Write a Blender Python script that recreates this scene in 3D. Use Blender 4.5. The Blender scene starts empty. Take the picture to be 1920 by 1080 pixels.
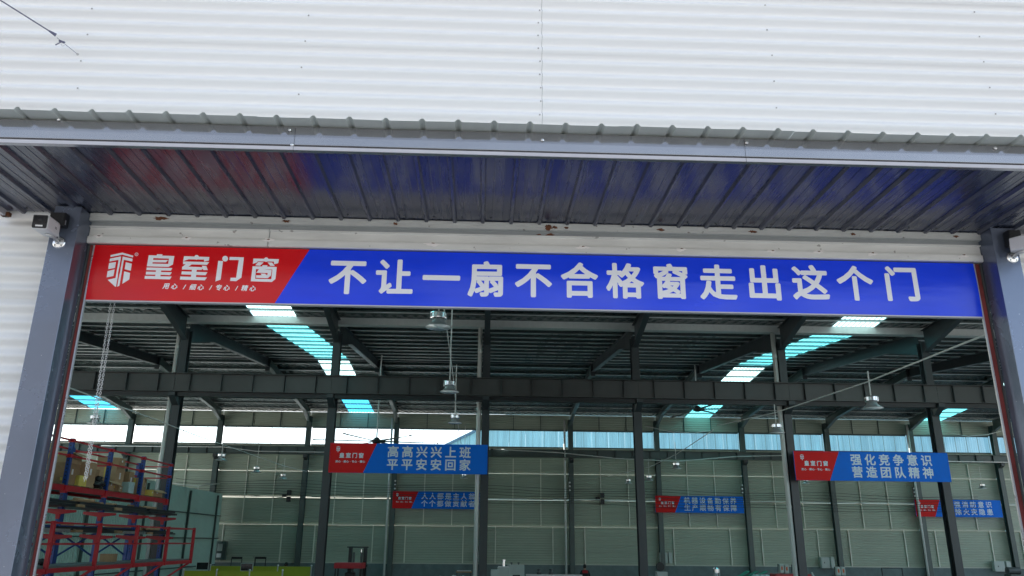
import bpy, bmesh, math, random
from mathutils import Vector, Matrix, geometry
random.seed(7)
R = math.radians
S = bpy.context.scene
COL = S.collection
# ------------------------------------------------------------------ camera, sky, sun, exposure
XC = Vector((0.99921477, 0.01991658, 0.03425165)); YC = Vector((-0.03872291, 0.30784715, 0.9506475)); ZC = Vector((0.00838937, -0.95122734, 0.30837665))
EYE = 2.8
FPX = 1473.0
cam_d = bpy.data.cameras.new('camera'); cam = bpy.data.objects.new('camera', cam_d); COL.objects.link(cam)
cam_d.sensor_width = 36; cam_d.lens = FPX / 1920 * 36; cam_d.clip_start = .05; cam_d.clip_end = 2000
right = Vector((XC[0], YC[0], ZC[0])); down = Vector((XC[1], YC[1], ZC[1])); fwd = Vector((XC[2], YC[2], ZC[2]))
m4 = Matrix.Identity(4)
for i in range(3):
    m4[i][0] = right[i]; m4[i][1] = -down[i]; m4[i][2] = -fwd[i]
m4.translation = Vector((0, 0, EYE)); cam.matrix_world = m4
S.camera = cam
SUN_EL, SUN_AZ = 40, -46        # azimuth from +Y towards +X
w = bpy.data.worlds.new('World'); S.world = w; w.use_nodes = True
nt = w.node_tree; bg = nt.nodes['Background']
sky = nt.nodes.new('ShaderNodeTexSky'); sky.sky_type = 'NISHITA'; sky.sun_disc = False
sky.sun_elevation = R(SUN_EL); sky.sun_rotation = R(SUN_AZ); sky.air_density = 1.0; sky.dust_density = 2.2; sky.ozone_density = 1.0; sky.altitude = 300
hs = nt.nodes.new('ShaderNodeHueSaturation'); hs.inputs['Saturation'].default_value = .64
nt.links.new(sky.outputs[0], hs.inputs['Color']); nt.links.new(hs.outputs[0], bg.inputs[0]); bg.inputs[1].default_value = .15
sd = bpy.data.lights.new('sun', 'SUN'); sd.energy = 5; sd.angle = R(.5); sd.color = (1, .95, .88)
so = bpy.data.objects.new('sun', sd); COL.objects.link(so)
sv = Vector((math.sin(R(SUN_AZ)) * math.cos(R(SUN_EL)), math.cos(R(SUN_AZ)) * math.cos(R(SUN_EL)), math.sin(R(SUN_EL))))
so.rotation_euler = sv.to_track_quat('Z', 'Y').to_euler(); so.location = (0, 40, 60)
S.view_settings.view_transform = 'Standard'; S.view_settings.look = 'None'; S.view_settings.gamma = 1
S.view_settings.use_curve_mapping = False; S.view_settings.exposure = 1.27
S.cycles.max_bounces = 10; S.cycles.diffuse_bounces = 6; S.cycles.glossy_bounces = 4; S.cycles.transparent_max_bounces = 12
S.cycles.sample_clamp_indirect = 6; S.cycles.caustics_reflective = False; S.cycles.caustics_refractive = False
S.cycles.use_denoising = True

def at(px, py, Y):
    d = Vector((px - 960, py - 540, FPX)); v = Vector((d.dot(XC), d.dot(YC), d.dot(ZC)))
    v *= Y / v[1]; v[2] += EYE; return v

# ------------------------------------------------------------------ materials
def lin(c): return tuple((v / 12.92 if v <= .04045 else ((v + .055) / 1.055) ** 2.4) for v in c)
def mat(name, col, rough=.6, metal=0, var=.12, scale=3.0, bump=0, bscale=40, stretch=(1, 1, 1), spec=.5, spots=None, coat=0, crinkle=False):
    m = bpy.data.materials.new(name); m.use_nodes = True; n = m.node_tree.nodes; l = m.node_tree.links
    p = n['Principled BSDF']; p.inputs['Roughness'].default_value = rough; p.inputs['Metallic'].default_value = metal
    p.inputs['Specular IOR Level'].default_value = spec; p.inputs['Coat Weight'].default_value = coat; p.inputs['Coat Roughness'].default_value = .12
    tc = n.new('ShaderNodeTexCoord'); mp = n.new('ShaderNodeMapping'); mp.inputs['Scale'].default_value = stretch
    l.new(tc.outputs['Object'], mp.inputs[0])
    no = n.new('ShaderNodeTexNoise'); no.inputs['Scale'].default_value = scale; no.inputs['Detail'].default_value = 6; no.inputs['Roughness'].default_value = .65
    l.new(mp.outputs[0], no.inputs['Vector'])
    mx = n.new('ShaderNodeMix'); mx.data_type = 'RGBA'
    mx.inputs[6].default_value = (*[c * (1 - var) for c in col], 1); mx.inputs[7].default_value = (*[min(1, c * (1 + var)) for c in col], 1)
    mr = n.new('ShaderNodeMapRange'); mr.inputs[1].default_value = .3; mr.inputs[2].default_value = .7
    l.new(no.outputs[0], mr.inputs[0]); l.new(mr.outputs[0], mx.inputs[0]); out = mx.outputs[2]
    rr = n.new('ShaderNodeMapRange'); rr.inputs[1].default_value = .3; rr.inputs[2].default_value = .7
    rr.inputs[3].default_value = max(.02, rough - .08); rr.inputs[4].default_value = min(1, rough + .08); l.new(no.outputs[0], rr.inputs[0]); l.new(rr.outputs[0], p.inputs['Roughness'])
    if spots:
        sc, thr, scol = spots
        v = n.new('ShaderNodeTexNoise'); v.inputs['Scale'].default_value = sc; v.inputs['Detail'].default_value = 3; l.new(tc.outputs['Object'], v.inputs['Vector'])
        s2 = n.new('ShaderNodeMapRange'); s2.inputs[1].default_value = thr; s2.inputs[2].default_value = thr + .03; l.new(v.outputs[0], s2.inputs[0])
        m2 = n.new('ShaderNodeMix'); m2.data_type = 'RGBA'; m2.inputs[7].default_value = (*scol, 1); l.new(out, m2.inputs[6]); l.new(s2.outputs[0], m2.inputs[0]); out = m2.outputs[2]
    l.new(out, p.inputs['Base Color'])
    if bump:
        nb = n.new('ShaderNodeTexNoise'); nb.inputs['Scale'].default_value = bscale; nb.inputs['Detail'].default_value = 4; l.new(mp.outputs[0], nb.inputs['Vector'])
        if crinkle:
            vo = n.new('ShaderNodeTexVoronoi'); vo.inputs['Scale'].default_value = 3.4; m3 = n.new('ShaderNodeMapping'); m3.inputs['Rotation'].default_value = (0, 0, .78); m3.inputs['Scale'].default_value = (1, .6, 1)
            vo.inputs['Randomness'].default_value = .35; l.new(tc.outputs['Object'], m3.inputs[0]); l.new(m3.outputs[0], vo.inputs['Vector'])
            ad = n.new('ShaderNodeMath'); ad.operation = 'MULTIPLY_ADD'; ad.inputs[1].default_value = 2.2; l.new(vo.outputs['Distance'], ad.inputs[0]); l.new(nb.outputs[0], ad.inputs[2]); hsrc = ad.outputs[0]
        b = n.new('ShaderNodeBump'); b.inputs['Strength'].default_value = bump; b.inputs['Distance'].default_value = .05 if crinkle else .02; l.new(hsrc if crinkle else nb.outputs[0], b.inputs['Height']); l.new(b.outputs[0], p.inputs['Normal'])
    return m
M = {}
M['clad'] = mat('white_cladding', (.82, .815, .805), .38, var=.02, scale=1.0, stretch=(.12, 1, 3), bump=.02, bscale=3)
M['clad_low'] = mat('cream_white_cladding', (.80, .80, .78), .34, var=.05, scale=1.0, stretch=(.5, 1, 4), bump=.06, bscale=5)
M['screw'] = mat('screw_head', (.42, .40, .38), .5, var=.3, scale=30)
M['post'] = mat('slate_blue_steel_paint', (.155, .185, .25), .24, .6, var=.08, scale=2, bump=.04, bscale=5, spots=(75, .735, (.7, .72, .74)), spec=.7)
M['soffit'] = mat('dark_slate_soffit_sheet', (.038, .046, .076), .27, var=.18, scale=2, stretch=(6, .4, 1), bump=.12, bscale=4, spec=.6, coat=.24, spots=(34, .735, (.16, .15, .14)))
M['sheet_under'] = mat('grey_green_sheet_back', (.68, .73, .70), .42, var=.08, scale=2, stretch=(3, 1, 1))
M['fascia'] = mat('slate_fascia_trim', (.33, .33, .34), .13, .75, var=.06, scale=2, bump=.06, bscale=2, spec=.8, coat=.2)
M['lip'] = mat('pale_trim_edge', (.52, .51, .54), .35, var=.06)
M['galv'] = mat('galvanised_steel', (.46, .48, .47), .38, .55, var=.12, scale=4, stretch=(1, 3, 3))
M['galv_lt'] = mat('pale_zinc_header', (.58, .60, .58), .42, .15, var=.07, scale=5, spots=(26, .70, (.28, .27, .25)))
M['grey_trim'] = mat('grey_recess_trim', (.30, .325, .335), .4, .1, var=.08)
M['cream'] = mat('off_white_shutter_box', (.70, .705, .68), .42, var=.12, scale=4, stretch=(.6, 3, 3), spots=(17, .70, (.36, .35, .33)))
M['rust'] = mat('brown_rust', (.14, .052, .022), .9, var=.5, scale=70, bump=.5, bscale=90)
M['weld'] = mat('white_weld_touch_up', (.85, .82, .80), .5, var=.05, scale=20)
M['primer'] = mat('red_primer_rail', (.20, .035, .03), .45, var=.3, scale=12, stretch=(1, 1, .3))
M['silver'] = mat('silver_edge', (.62, .62, .63), .3, .7, var=.08)
M['banner_red'] = mat('red_banner_print', (.66, .003, .008), .20, var=.06, scale=1.5, bump=.22, bscale=1.3, stretch=(1, 1, 3.5), spec=.45)
M['banner_blue'] = mat('blue_banner_print', (.006, .052, .84), .20, var=.08, scale=1.5, bump=.22, bscale=1.3, stretch=(1, 1, 3.5), spec=.45)
M['banner_white'] = mat('white_banner_print', (.86, .87, .92), .35, var=.02)
M['sign_red'] = mat('red_board_print', (.72, .014, .014), .55, var=.04, spec=.2)
M['sign_blue'] = mat('blue_board_print', (.002, .17, .78), .55, var=.04, spec=.2)
M['sign_white'] = mat('pale_board_print', (.72, .80, .88), .5, var=.02)
M['alu'] = mat('aluminium_frame', (.55, .56, .57), .35, .6, var=.06)
M['steel'] = mat('dark_grey_steel_paint', (.036, .044, .048), .38, var=.12, scale=1.2, bump=.05, bscale=4)
M['steel_g'] = mat('green_grey_steel_paint', (.062, .092, .086), .36, var=.12, scale=1.2, bump=.05, bscale=4)
M['beam_web'] = mat('brown_grey_beam_web', (.060, .062, .060), .4, var=.2, scale=1.0)
M['foil'] = mat('crinkled_foil_insulation', (.085, .115, .115), .17, .92, var=.3, scale=4.0, stretch=(.8, 1.6, 1), bump=1.0, bscale=5.5, crinkle=True)
M['purlin'] = mat('galvanised_purlin', (.10, .13, .13), .35, .5, var=.12, scale=2, stretch=(.3, 1, 1))
M['purlin_glint'] = mat('purlin_glint_paint', (.72, .75, .73), .3, .3, var=.5, scale=.35, stretch=(1, .1, .1))  # window and skylight glints painted as a pale strip along each purlin
M['inwall'] = mat('green_grey_wall_sheet', (.38, .43, .345), .5, var=.13, scale=.45, stretch=(.5, 1, 1.6))
M['girt'] = mat('cream_wall_girt', (.50, .51, .44), .4, var=.06)
M['girt_post'] = mat('pale_girt_post', (.74, .74, .64), .4, var=.06)
M['plinth'] = mat('grey_rendered_plinth', (.16, .20, .20), .85, var=.2, scale=2, bump=.3)
M['floor'] = mat('grey_workshop_floor', (.36, .38, .37), .5, var=.2, scale=.6, bump=.1)
M['yard'] = mat('concrete_yard', (.42, .41, .39), .85, var=.18, scale=.5, bump=.2)
M['pipe'] = mat('white_pvc_pipe', (.66, .68, .65), .35, var=.05)
M['partition'] = mat('pale_green_partition', (.46, .62, .56), .5, var=.06, scale=.8)
M['rack_blue'] = mat('blue_rack_paint', (.008, .055, .26), .35, var=.12)
M['rack_red'] = mat('red_rack_paint', (.50, .012, .022), .35, var=.12)
M['deck'] = mat('grey_chequer_deck', (.15, .19, .19), .5, .3, var=.15)
M['carton'] = mat('brown_cardboard', (.46, .31, .18), .85, var=.14, scale=5)
M['carton2'] = mat('dark_cardboard', (.34, .22, .12), .85, var=.16, scale=5)
M['yellow'] = mat('yellow_card', (.70, .55, .12), .7, var=.1)
M['board'] = mat('lime_partition_board', (.40, .42, .02), .5, var=.06)
M['black'] = mat('black_plastic', (.012, .013, .015), .4, var=.2)
M['rubber'] = mat('black_rubber', (.02, .02, .02), .8, var=.2)
M['white'] = mat('white_plastic', (.80, .80, .80), .32, var=.03)
M['chrome'] = mat('chrome_plate', (.80, .80, .80), .18, .9, var=.05)
M['shade'] = mat('grey_lamp_shade', (.36, .39, .39), .35, .3, var=.1)
M['inner'] = mat('white_reflector', (.86, .93, .92), .28, .25, var=.03)
M['wire'] = mat('black_wire', (.02, .025, .03), .6, var=.1)
M['rope'] = mat('blue_grey_wire', (.10, .10, .16), .5, var=.2)
M['jacket'] = mat('black_work_jacket', (.014, .014, .02), .8, var=.2)
M['red_cloth'] = mat('red_work_cloth', (.45, .02, .03), .8, var=.15)
M['skin'] = mat('skin', (.42, .24, .16), .6, var=.08)
M['hair'] = mat('black_hair', (.012, .010, .010), .7, var=.3)
M['machine'] = mat('pale_machine_paint', (.45, .50, .47), .45, var=.06)
M['mach_dk'] = mat('dark_machine_metal', (.10, .11, .11), .45, .4, var=.2)
M['orange'] = mat('orange_label', (.60, .12, .03), .5, var=.05)
M['green'] = mat('green_sheeting', (.01, .25, .16), .6, var=.15)
M['nb_blue'] = mat('blue_corrugated_cladding', (.34, .60, .70), .5, var=.22, scale=.9, stretch=(2.6, 1, .12))
M['nb_roof'] = mat('grey_blue_roof', (.10, .2, .3), .6)
M['profile'] = mat('dark_profile_stock', (.035, .038, .042), .35, .5, var=.3)
M['profile2'] = mat('silver_profile_stock', (.45, .46, .48), .3, .8, var=.2)
M['wood'] = mat('pallet_wood', (.22, .15, .09), .85, var=.25, scale=8)
M['bag'] = mat('pale_blue_bags', (.42, .55, .55), .6, var=.15, scale=10)
M['screen'] = mat('dark_screen', (.01, .012, .015), .15, var=.1)

def glassy(name, col, tw):
    m = bpy.data.materials.new(name); m.use_nodes = True; n = m.node_tree.nodes; l = m.node_tree.links
    for x in list(n): n.remove(x)
    o = n.new('ShaderNodeOutputMaterial'); a = n.new('ShaderNodeBsdfTransparent'); a.inputs[0].default_value = (*col, 1)
    g = n.new('ShaderNodeBsdfGlossy'); g.inputs['Roughness'].default_value = .08; x = n.new('ShaderNodeMixShader'); x.inputs[0].default_value = tw
    l.new(a.outputs[0], x.inputs[1]); l.new(g.outputs[0], x.inputs[2]); l.new(x.outputs[0], o.inputs[0]); return m
M['pane'] = glassy('clear_window_sheet', (.86, .97, 1.0), .05)
def translucent(name, col):
    m = bpy.data.materials.new(name); m.use_nodes = True; n = m.node_tree.nodes; l = m.node_tree.links
    for x in list(n): n.remove(x)
    o = n.new('ShaderNodeOutputMaterial'); a = n.new('ShaderNodeBsdfTranslucent'); g = n.new('ShaderNodeBsdfDiffuse'); x = n.new('ShaderNodeMixShader'); x.inputs[0].default_value = .12
    tc = n.new('ShaderNodeTexCoord'); mp = n.new('ShaderNodeMapping'); mp.inputs['Scale'].default_value = (2.2, .35, 1); no = n.new('ShaderNodeTexNoise'); no.inputs['Scale'].default_value = 1.2; no.inputs['Detail'].default_value = 5
    l.new(tc.outputs['Object'], mp.inputs[0]); l.new(mp.outputs[0], no.inputs['Vector'])
    mx = n.new('ShaderNodeMix'); mx.data_type = 'RGBA'; mx.inputs[6].default_value = (*[c * .72 for c in col], 1); mx.inputs[7].default_value = (*col, 1)
    l.new(no.outputs[0], mx.inputs[0]); l.new(mx.outputs[2], a.inputs[0]); g.inputs[0].default_value = (*col, 1)
    l.new(a.outputs[0], x.inputs[1]); l.new(g.outputs[0], x.inputs[2]); l.new(x.outputs[0], o.inputs[0]); return m
M['skylight'] = translucent('cyan_fibreglass_skylight', (.18, .80, .86))
M['skylight_sunlit'] = translucent('sunlit_fibreglass_skylight', (.62, .97, .96))  # sun glare on sun-facing slopes painted in as a whiter sheet colour
M['skylight_blue'] = translucent('blue_fibreglass_skylight', (.06, .48, .70))

# ------------------------------------------------------------------ mesh helpers
class MB:
    def __init__(s): s.v = []; s.f = []; s.smooth = False
    def add(s, vs, fs):
        o = len(s.v); s.v += [tuple(x) for x in vs]; s.f += [tuple(i + o for i in f) for f in fs]; return s
    def box(s, x0, x1, y0, y1, z0, z1):
        return s.add([(x0, y0, z0), (x1, y0, z0), (x1, y1, z0), (x0, y1, z0), (x0, y0, z1), (x1, y0, z1), (x1, y1, z1), (x0, y1, z1)],
                     [(3, 2, 1, 0), (4, 5, 6, 7), (0, 1, 5, 4), (1, 2, 6, 5), (2, 3, 7, 6), (3, 0, 4, 7)])
    def prism_x(s, pts, x0, x1):   # pts (y,z)
        n = len(pts); v = [(x0, a, b) for a, b in pts] + [(x1, a, b) for a, b in pts]
        return s.add(v, [tuple(range(n)), tuple(range(2 * n - 1, n - 1, -1))] + [((i + 1) % n, i, i + n, (i + 1) % n + n) for i in range(n)])
    def prism_y(s, pts, y0, y1):   # pts (x,z)
        n = len(pts); v = [(a, y0, b) for a, b in pts] + [(a, y1, b) for a, b in pts]
        return s.add(v, [tuple(range(n)), tuple(range(2 * n - 1, n - 1, -1))] + [((i + 1) % n, i, i + n, (i + 1) % n + n) for i in range(n)])
    def prism_z(s, pts, z0, z1):
        n = len(pts); v = [(a, b, z0) for a, b in pts] + [(a, b, z1) for a, b in pts]
        return s.add(v, [tuple(range(n)), tuple(range(2 * n - 1, n - 1, -1))] + [((i + 1) % n, i, i + n, (i + 1) % n + n) for i in range(n)])
    def bar(s, a, b, wx, wz, up=(0, 0, 1)):
        a = Vector(a); b = Vector(b); d = (b - a).normalized(); u = Vector(up)
        if abs(d.dot(u)) > .95: u = Vector((0, 1, 0))
        x = d.cross(u).normalized(); z = x.cross(d).normalized(); x *= wx / 2; z *= wz / 2
        v = [a - x - z, a + x - z, a + x + z, a - x + z, b - x - z, b + x - z, b + x + z, b - x + z]
        return s.add(v, [(0, 1, 2, 3), (7, 6, 5, 4), (1, 0, 4, 5), (2, 1, 5, 6), (3, 2, 6, 7), (0, 3, 7, 4)])
    def tube(s, pts, r, n=8, cap=True):
        pts = [Vector(p) for p in pts]; rr = r if isinstance(r, (list, tuple)) else [r] * len(pts); base = len(s.v); prev = None
        for i, p in enumerate(pts):
            d = ((pts[min(i + 1, len(pts) - 1)] - pts[max(i - 1, 0)])).normalized()
            if prev is None:
                u = Vector((0, 0, 1)) if abs(d.z) < .9 else Vector((1, 0, 0)); x = d.cross(u).normalized()
            else: x = (prev - d * prev.dot(d)).normalized()
            prev = x; y = d.cross(x)
            for k in range(n):
                t = 2 * math.pi * k / n; s.v.append(tuple(p + (x * math.cos(t) + y * math.sin(t)) * rr[i]))
        for i in range(len(pts) - 1):
            for k in range(n):
                a = base + i * n + k; b = base + i * n + (k + 1) % n; s.f.append((a, b, b + n, a + n))
        if cap:
            s.f.append(tuple(base + k for k in range(n))[::-1]); e = base + (len(pts) - 1) * n; s.f.append(tuple(e + k for k in range(n)))
        return s
    def lathe(s, prof, c=(0, 0, 0), n=20, axis='z'):   # prof (r,z)
        base = len(s.v)
        for r, z in prof:
            for k in range(n):
                t = 2 * math.pi * k / n; a, b = r * math.cos(t), r * math.sin(t)
                s.v.append((c[0] + a, c[1] + b, c[2] + z) if axis == 'z' else (c[0] + a, c[1] + z, c[2] + b) if axis == 'y' else (c[0] + z, c[1] + a, c[2] + b))
        for i in range(len(prof) - 1):
            for k in range(n):
                a = base + i * n + k; b = base + i * n + (k + 1) % n; s.f.append((a, b, b + n, a + n))
        s.f.append(tuple(base + k for k in range(n))[::-1]); e = base + (len(prof) - 1) * n; s.f.append(tuple(e + k for k in range(n)))
        return s
    def mesh(s, name, m, smooth=False, bevel=0):
        me = bpy.data.meshes.new(name); me.from_pydata(s.v, [], s.f)
        bm = bmesh.new(); bm.from_mesh(me); bmesh.ops.recalc_face_normals(bm, faces=bm.faces)
        if bevel:
            bmesh.ops.bevel(bm, geom=[e for e in bm.edges if len(e.link_faces) == 2 and e.calc_face_angle(0) > .6], offset=bevel, segments=2, affect='EDGES', profile=.6)
        bm.to_mesh(me); bm.free()
        if smooth:
            for p in me.polygons: p.use_smooth = True
        me.materials.append(m); return me
    def obj(s, name, m, parent=None, smooth=False, bevel=0):
        return link(name, s.mesh(name, m, smooth, bevel), parent)
def link(name, me, parent=None, loc=None):
    o = bpy.data.objects.new(name, me); COL.objects.link(o)
    if parent: o.parent = parent
    if loc is not None: o.location = loc
    return o
def thing(name, label, cat, loc=(0, 0, 0), group=None, rz=0):
    o = bpy.data.objects.new(name, None); COL.objects.link(o); o.location = loc; o.rotation_euler.z = rz; o['label'] = label; o['category'] = cat
    o.empty_display_size = .2
    if group: o['group'] = group
    return o
def tag(o, label, cat, group=None, kind=None):
    if label: o['label'] = label
    if cat: o['category'] = cat
    if group: o['group'] = group
    if kind: o['kind'] = kind
    return o
def struct(o): o['kind'] = 'structure'; return o
def dup(root, loc, label, rz=None):
    r = root.copy(); COL.objects.link(r); r.location = loc; r['label'] = label
    if rz is not None: r.rotation_euler.z = rz
    for ch in root.children:
        c = ch.copy(); COL.objects.link(c); c.parent = r
        for g in ch.children:
            d = g.copy(); COL.objects.link(d); d.parent = c
    return r
def circ(cx, cz, r, n=16): return [(cx + r * math.cos(2 * math.pi * k / n), cz + r * math.sin(2 * math.pi * k / n)) for k in range(n)]

# glyphs: outlines from the built-in font, emboldened and united in the plane
_gl = {}
def glyph(ch, bold=.028):
    key = (ch, bold)
    if key in _gl: return _gl[key]
    c = bpy.data.curves.new('g', 'FONT'); c.body = ch; c.size = 1; c.fill_mode = 'NONE'; c.resolution_u = 3
    o = bpy.data.objects.new('g', c); COL.objects.link(o)
    bpy.context.view_layer.update(); me = bpy.data.meshes.new_from_object(o.evaluated_get(bpy.context.evaluated_depsgraph_get()))
    adj = {}
    for e in me.edges:
        a, b = e.vertices; adj.setdefault(a, []).append(b); adj.setdefault(b, []).append(a)
    loops = []; seen = set()
    for s0 in range(len(me.vertices)):
        if s0 in seen or s0 not in adj: continue
        lp = [s0]; seen.add(s0); cur = s0
        while True:
            nx = [q for q in adj[cur] if q not in seen]
            if not nx: break
            q = nx[0]
            if len(lp) == 1 and (s0 + 1) in nx: q = s0 + 1
            lp.append(q); seen.add(q); cur = q
        if len(lp) > 2: loops.append([me.vertices[i].co.to_2d() for i in lp])
    bpy.data.objects.remove(o); bpy.data.curves.remove(c)
    offs = [(0, 0)] + ([(bold * math.cos(R(a)), bold * math.sin(R(a))) for a in range(22, 382, 45)] if bold else [])
    V = []; F = []; info = []
    for j, (dx, dy) in enumerate(offs):
        for lp in loops:
            n = len(lp); ar = sum(lp[i].x * lp[(i + 1) % n].y - lp[(i + 1) % n].x * lp[i].y for i in range(n)); info.append((j, 1 if ar > 0 else -1))
            st = len(V); V += [Vector((p.x + dx, p.y + dy)) for p in (lp if ar > 0 else lp[::-1])]; F.append(list(range(st, st + n)))
    vo, eo, fo, ov, oe, of = geometry.delaunay_2d_cdt(V, [], F, 1, 1e-5)
    keep = []
    for f, src in zip(fo, of):
        wn = {}
        for q in src:
            j, sg = info[q]; wn[j] = wn.get(j, 0) + sg
        if any(v != 0 for v in wn.values()): keep.append(tuple(f))
    used = sorted({i for f in keep for i in f}); mp = {u: i for i, u in enumerate(used)}
    vv = [(vo[u].x, vo[u].y) for u in used]
    _gl[key] = (vv, [tuple(mp[i] for i in f) for f in keep]); return _gl[key]
def put_glyph(mb, ch, cx, cz, y, size, bold=.028, shear=0, sx=1):
    v, f = glyph(ch, bold)
    if not v: return
    x0 = .5 if ord(ch) > 255 else (min(a for a, b in v) + max(a for a, b in v)) / 2
    z0 = .36
    mb.add([(cx + ((a - x0) + shear * (b - z0)) * size * sx, y, cz + (b - z0) * size) for a, b in v], f)

# ------------------------------------------------------------------ ground
g = MB(); g.box(-600, 600, -600, 5.02, -.3, 0); struct(g.obj('yard_ground', M['yard']))
g = MB(); g.box(-600, 600, 55.6, 900, -.3, 0); g.box(-600, -36.2, 5.02, 55.6, -.3, 0); g.box(42.4, 600, 5.02, 55.6, -.3, 0); struct(g.obj('rear_ground', M['yard']))
g = MB(); g.box(-36.2, 42.4, 5.02, 55.6, -.3, 0.0); struct(g.obj('workshop_floor', M['floor']))

# ------------------------------------------------------------------ facade cladding
def wave_sheet(x0, x1, z0, z1, p, ph, amp, yb, lap=0.0, tilt=0.0, seg=12, sag=0.0):
    nz = max(2, int(round((z1 - z0) / p * seg))); nx = 6; mb = MB()
    for j in range(nx + 1):
        x = x0 + (x1 - x0) * j / nx
        for i in range(nz + 1):
            z = z0 + (z1 - z0) * i / nz; t = (z - z0) / (z1 - z0)
            mb.v.append((x, yb - amp * math.cos(2 * math.pi * (z - ph) / p) - lap * (1 - t) + sag * math.sin(x * 1.7 + z), z))
    for j in range(nx):
        for i in range(nz):
            a = j * (nz + 1) + i; mb.f.append((a, a + nz + 1, a + nz + 2, a + 1))
    return mb
def wall(name, label, x_edges, z_edges, p, ph, mt, shift=None):
    t = thing(name, label, 'wall', ((x_edges[0] + x_edges[-1]) / 2, 5.02, z_edges[0]))
    for j in range(len(x_edges) - 1):
        for i in range(len(z_edges) - 1):
            mb = wave_sheet(x_edges[j] - t.location.x, x_edges[j + 1] - t.location.x - .002 + (.012 if j % 2 == 0 else 0), z_edges[i] - t.location.z - .02, z_edges[i + 1] - t.location.z, p, ph - t.location.z, .025 if mt == M['clad'] else .016, 0 - (.0006 if j % 2 == 0 else 0), lap=.005, sag=.0012)
            mb.obj('cladding_sheet', mt, t, smooth=True)
    return t
PU = .1118
zu = [6.287 + .559 * k for k in range(-3, 10)]; zu[0] = 5.06
# outermost crest sits a quarter wave above each grey (downward) flank, grey flank at 6.266
ww = wall('upper_facade_wall', 'long white wall of horizontal wave cladding above the canopy', [-11.6, -5.6, .39, 6.4, 12.4], zu, PU, 6.266 + PU / 4, M['clad'])
scr = MB(); sc0 = ww.location
for xx, step in ((-2.93, 2), (-1.36, 2), (.37, 1), (2.11, 2), (3.74, 2)):
    for k in range(-9, 16):
        if k % step: continue
        z = 6.266 + PU / 4 + k * PU
        if z < 5.2: continue
        scr.lathe([(.0065, 0), (.0065, -.003), (.004, -.005)], (xx + random.uniform(-.012, .012) - (z - 6.3) * .012 - sc0.x, -.030, z - sc0.z), 6, 'y')
scr.obj('screw_heads', M['screw'], ww)['kind'] = 'stuff'
zl = [3.765 + .55 * k for k in range(-7, 3)]; zl[0] = 0; zl[-1] = 5.056
wall('left_facade_wall', 'cream white corrugated wall left of the door, beside the bullet camera', [-9.6, -6, -2.80], zl, .11, 4.3 + .0275 + .02, M['clad_low'])
wall('right_facade_wall', 'white corrugated wall sliver at the right edge beyond the blue lit door post', [3.58, 6.6, 9.6], zl, .11, 4.3 + .0275 + .02, M['clad_low'])

# ------------------------------------------------------------------ canopy
CX0, CX1, CF = -3.2, 4.02, 3.94
can = thing('entrance_canopy', 'shallow ribbed metal canopy over the door with slate fascia and dark glossy soffit', 'canopy', (0, 4.5, 4.86))
def off(mb, o):
    mb.v = [(a - o[0], b - o[1], c - o[2]) for a, b, c in mb.v]; return mb
oC = (0, 4.5, 4.86)
def rib_profile(x0, x1, first, pitch, w1, w2, h, base, minor=None):
    pts = [(x0, base)]; x = first
    while x < x0: x += pitch
    while x < x1 - w1:
        if x - w1 > x0:
            pts += [(x - w1, base), (x - w2, base + h), (x + w2, base + h), (x + w1, base)]
            if minor and x + pitch < x1:
                for q in minor: pts += [(x + q - .006, base), (x + q - .003, base + math.copysign(.0022, h)), (x + q + .003, base + math.copysign(.0022, h)), (x + q + .006, base)]
        x += pitch
    pts.append((x1, base)); return pts
def sheet_y(pts, y0, y1, dz0=0, dz1=0, ny=1, wob=0, th=.0012):
    mb = MB(); n = len(pts)
    for j in range(ny + 1):
        t = j / ny
        for (x, z) in pts: mb.v.append((x, y0 + (y1 - y0) * t, z + dz0 * (1 - t) + dz1 * t + wob * math.sin(x * 9 + t * 3) * math.sin(x * 2.3)))
    for j in range(ny):
        for i in range(n - 1):
            a = j * n + i; mb.f.append((a, a + 1, a + n + 1, a + n))
    return mb
# roof sheets of the canopy: 5 ribs each, overhanging the fascia
xs = -3.25; k = 0
while xs < CX1:
    x1 = min(xs + .994, CX1 + .05)
    pts = rib_profile(xs, x1, -.762 - 13 * .1985, .1985, .020, .007, .016, 0)
    mb = sheet_y(pts, 3.845, 5.0, 5.003 + random.uniform(-.003, .003), 5.03, 4, .0015); off(mb, oC).obj('roof_sheet', M['sheet_under'], can)
    xs += .9925; k += 1
# fascia boards with a recessed dark joint and a pale lip
for a, b in ((CX0 - .02, -1.073), (-1.071, 1.453), (1.455, CX1)):
    mb = MB(); n = 12
    prof = [(3.935, 4.996), (3.932, 4.93), (3.934, 4.884), (3.946, 4.878), (3.946, 4.874), (3.930, 4.870), (3.930, 4.848), (3.955, 4.846), (3.955, 4.996)]
    mb.prism_x(prof[::1], a, b); off(mb, oC).obj('fascia_board', M['fascia'], can, bevel=.0012)
    mb = MB(); mb.box(a, b - .001, 3.9265, 3.9298, 4.849, 4.8695); off(mb, oC).obj('fascia_lip', M['lip'], can)
mb = MB()
for p in ((110, 224), (543, 244), (1017, 263), (1400, 268), (1866, 278), (548, 272)):
    q = at(p[0], p[1], 3.93); mb.lathe([(.011, 0), (.009, -.005), (.004, -.008)], (q.x, 3.929, q.z), 8, 'y')
off(mb, oC).obj('fascia_screws', M['chrome'], can)['kind'] = 'stuff'
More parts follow.
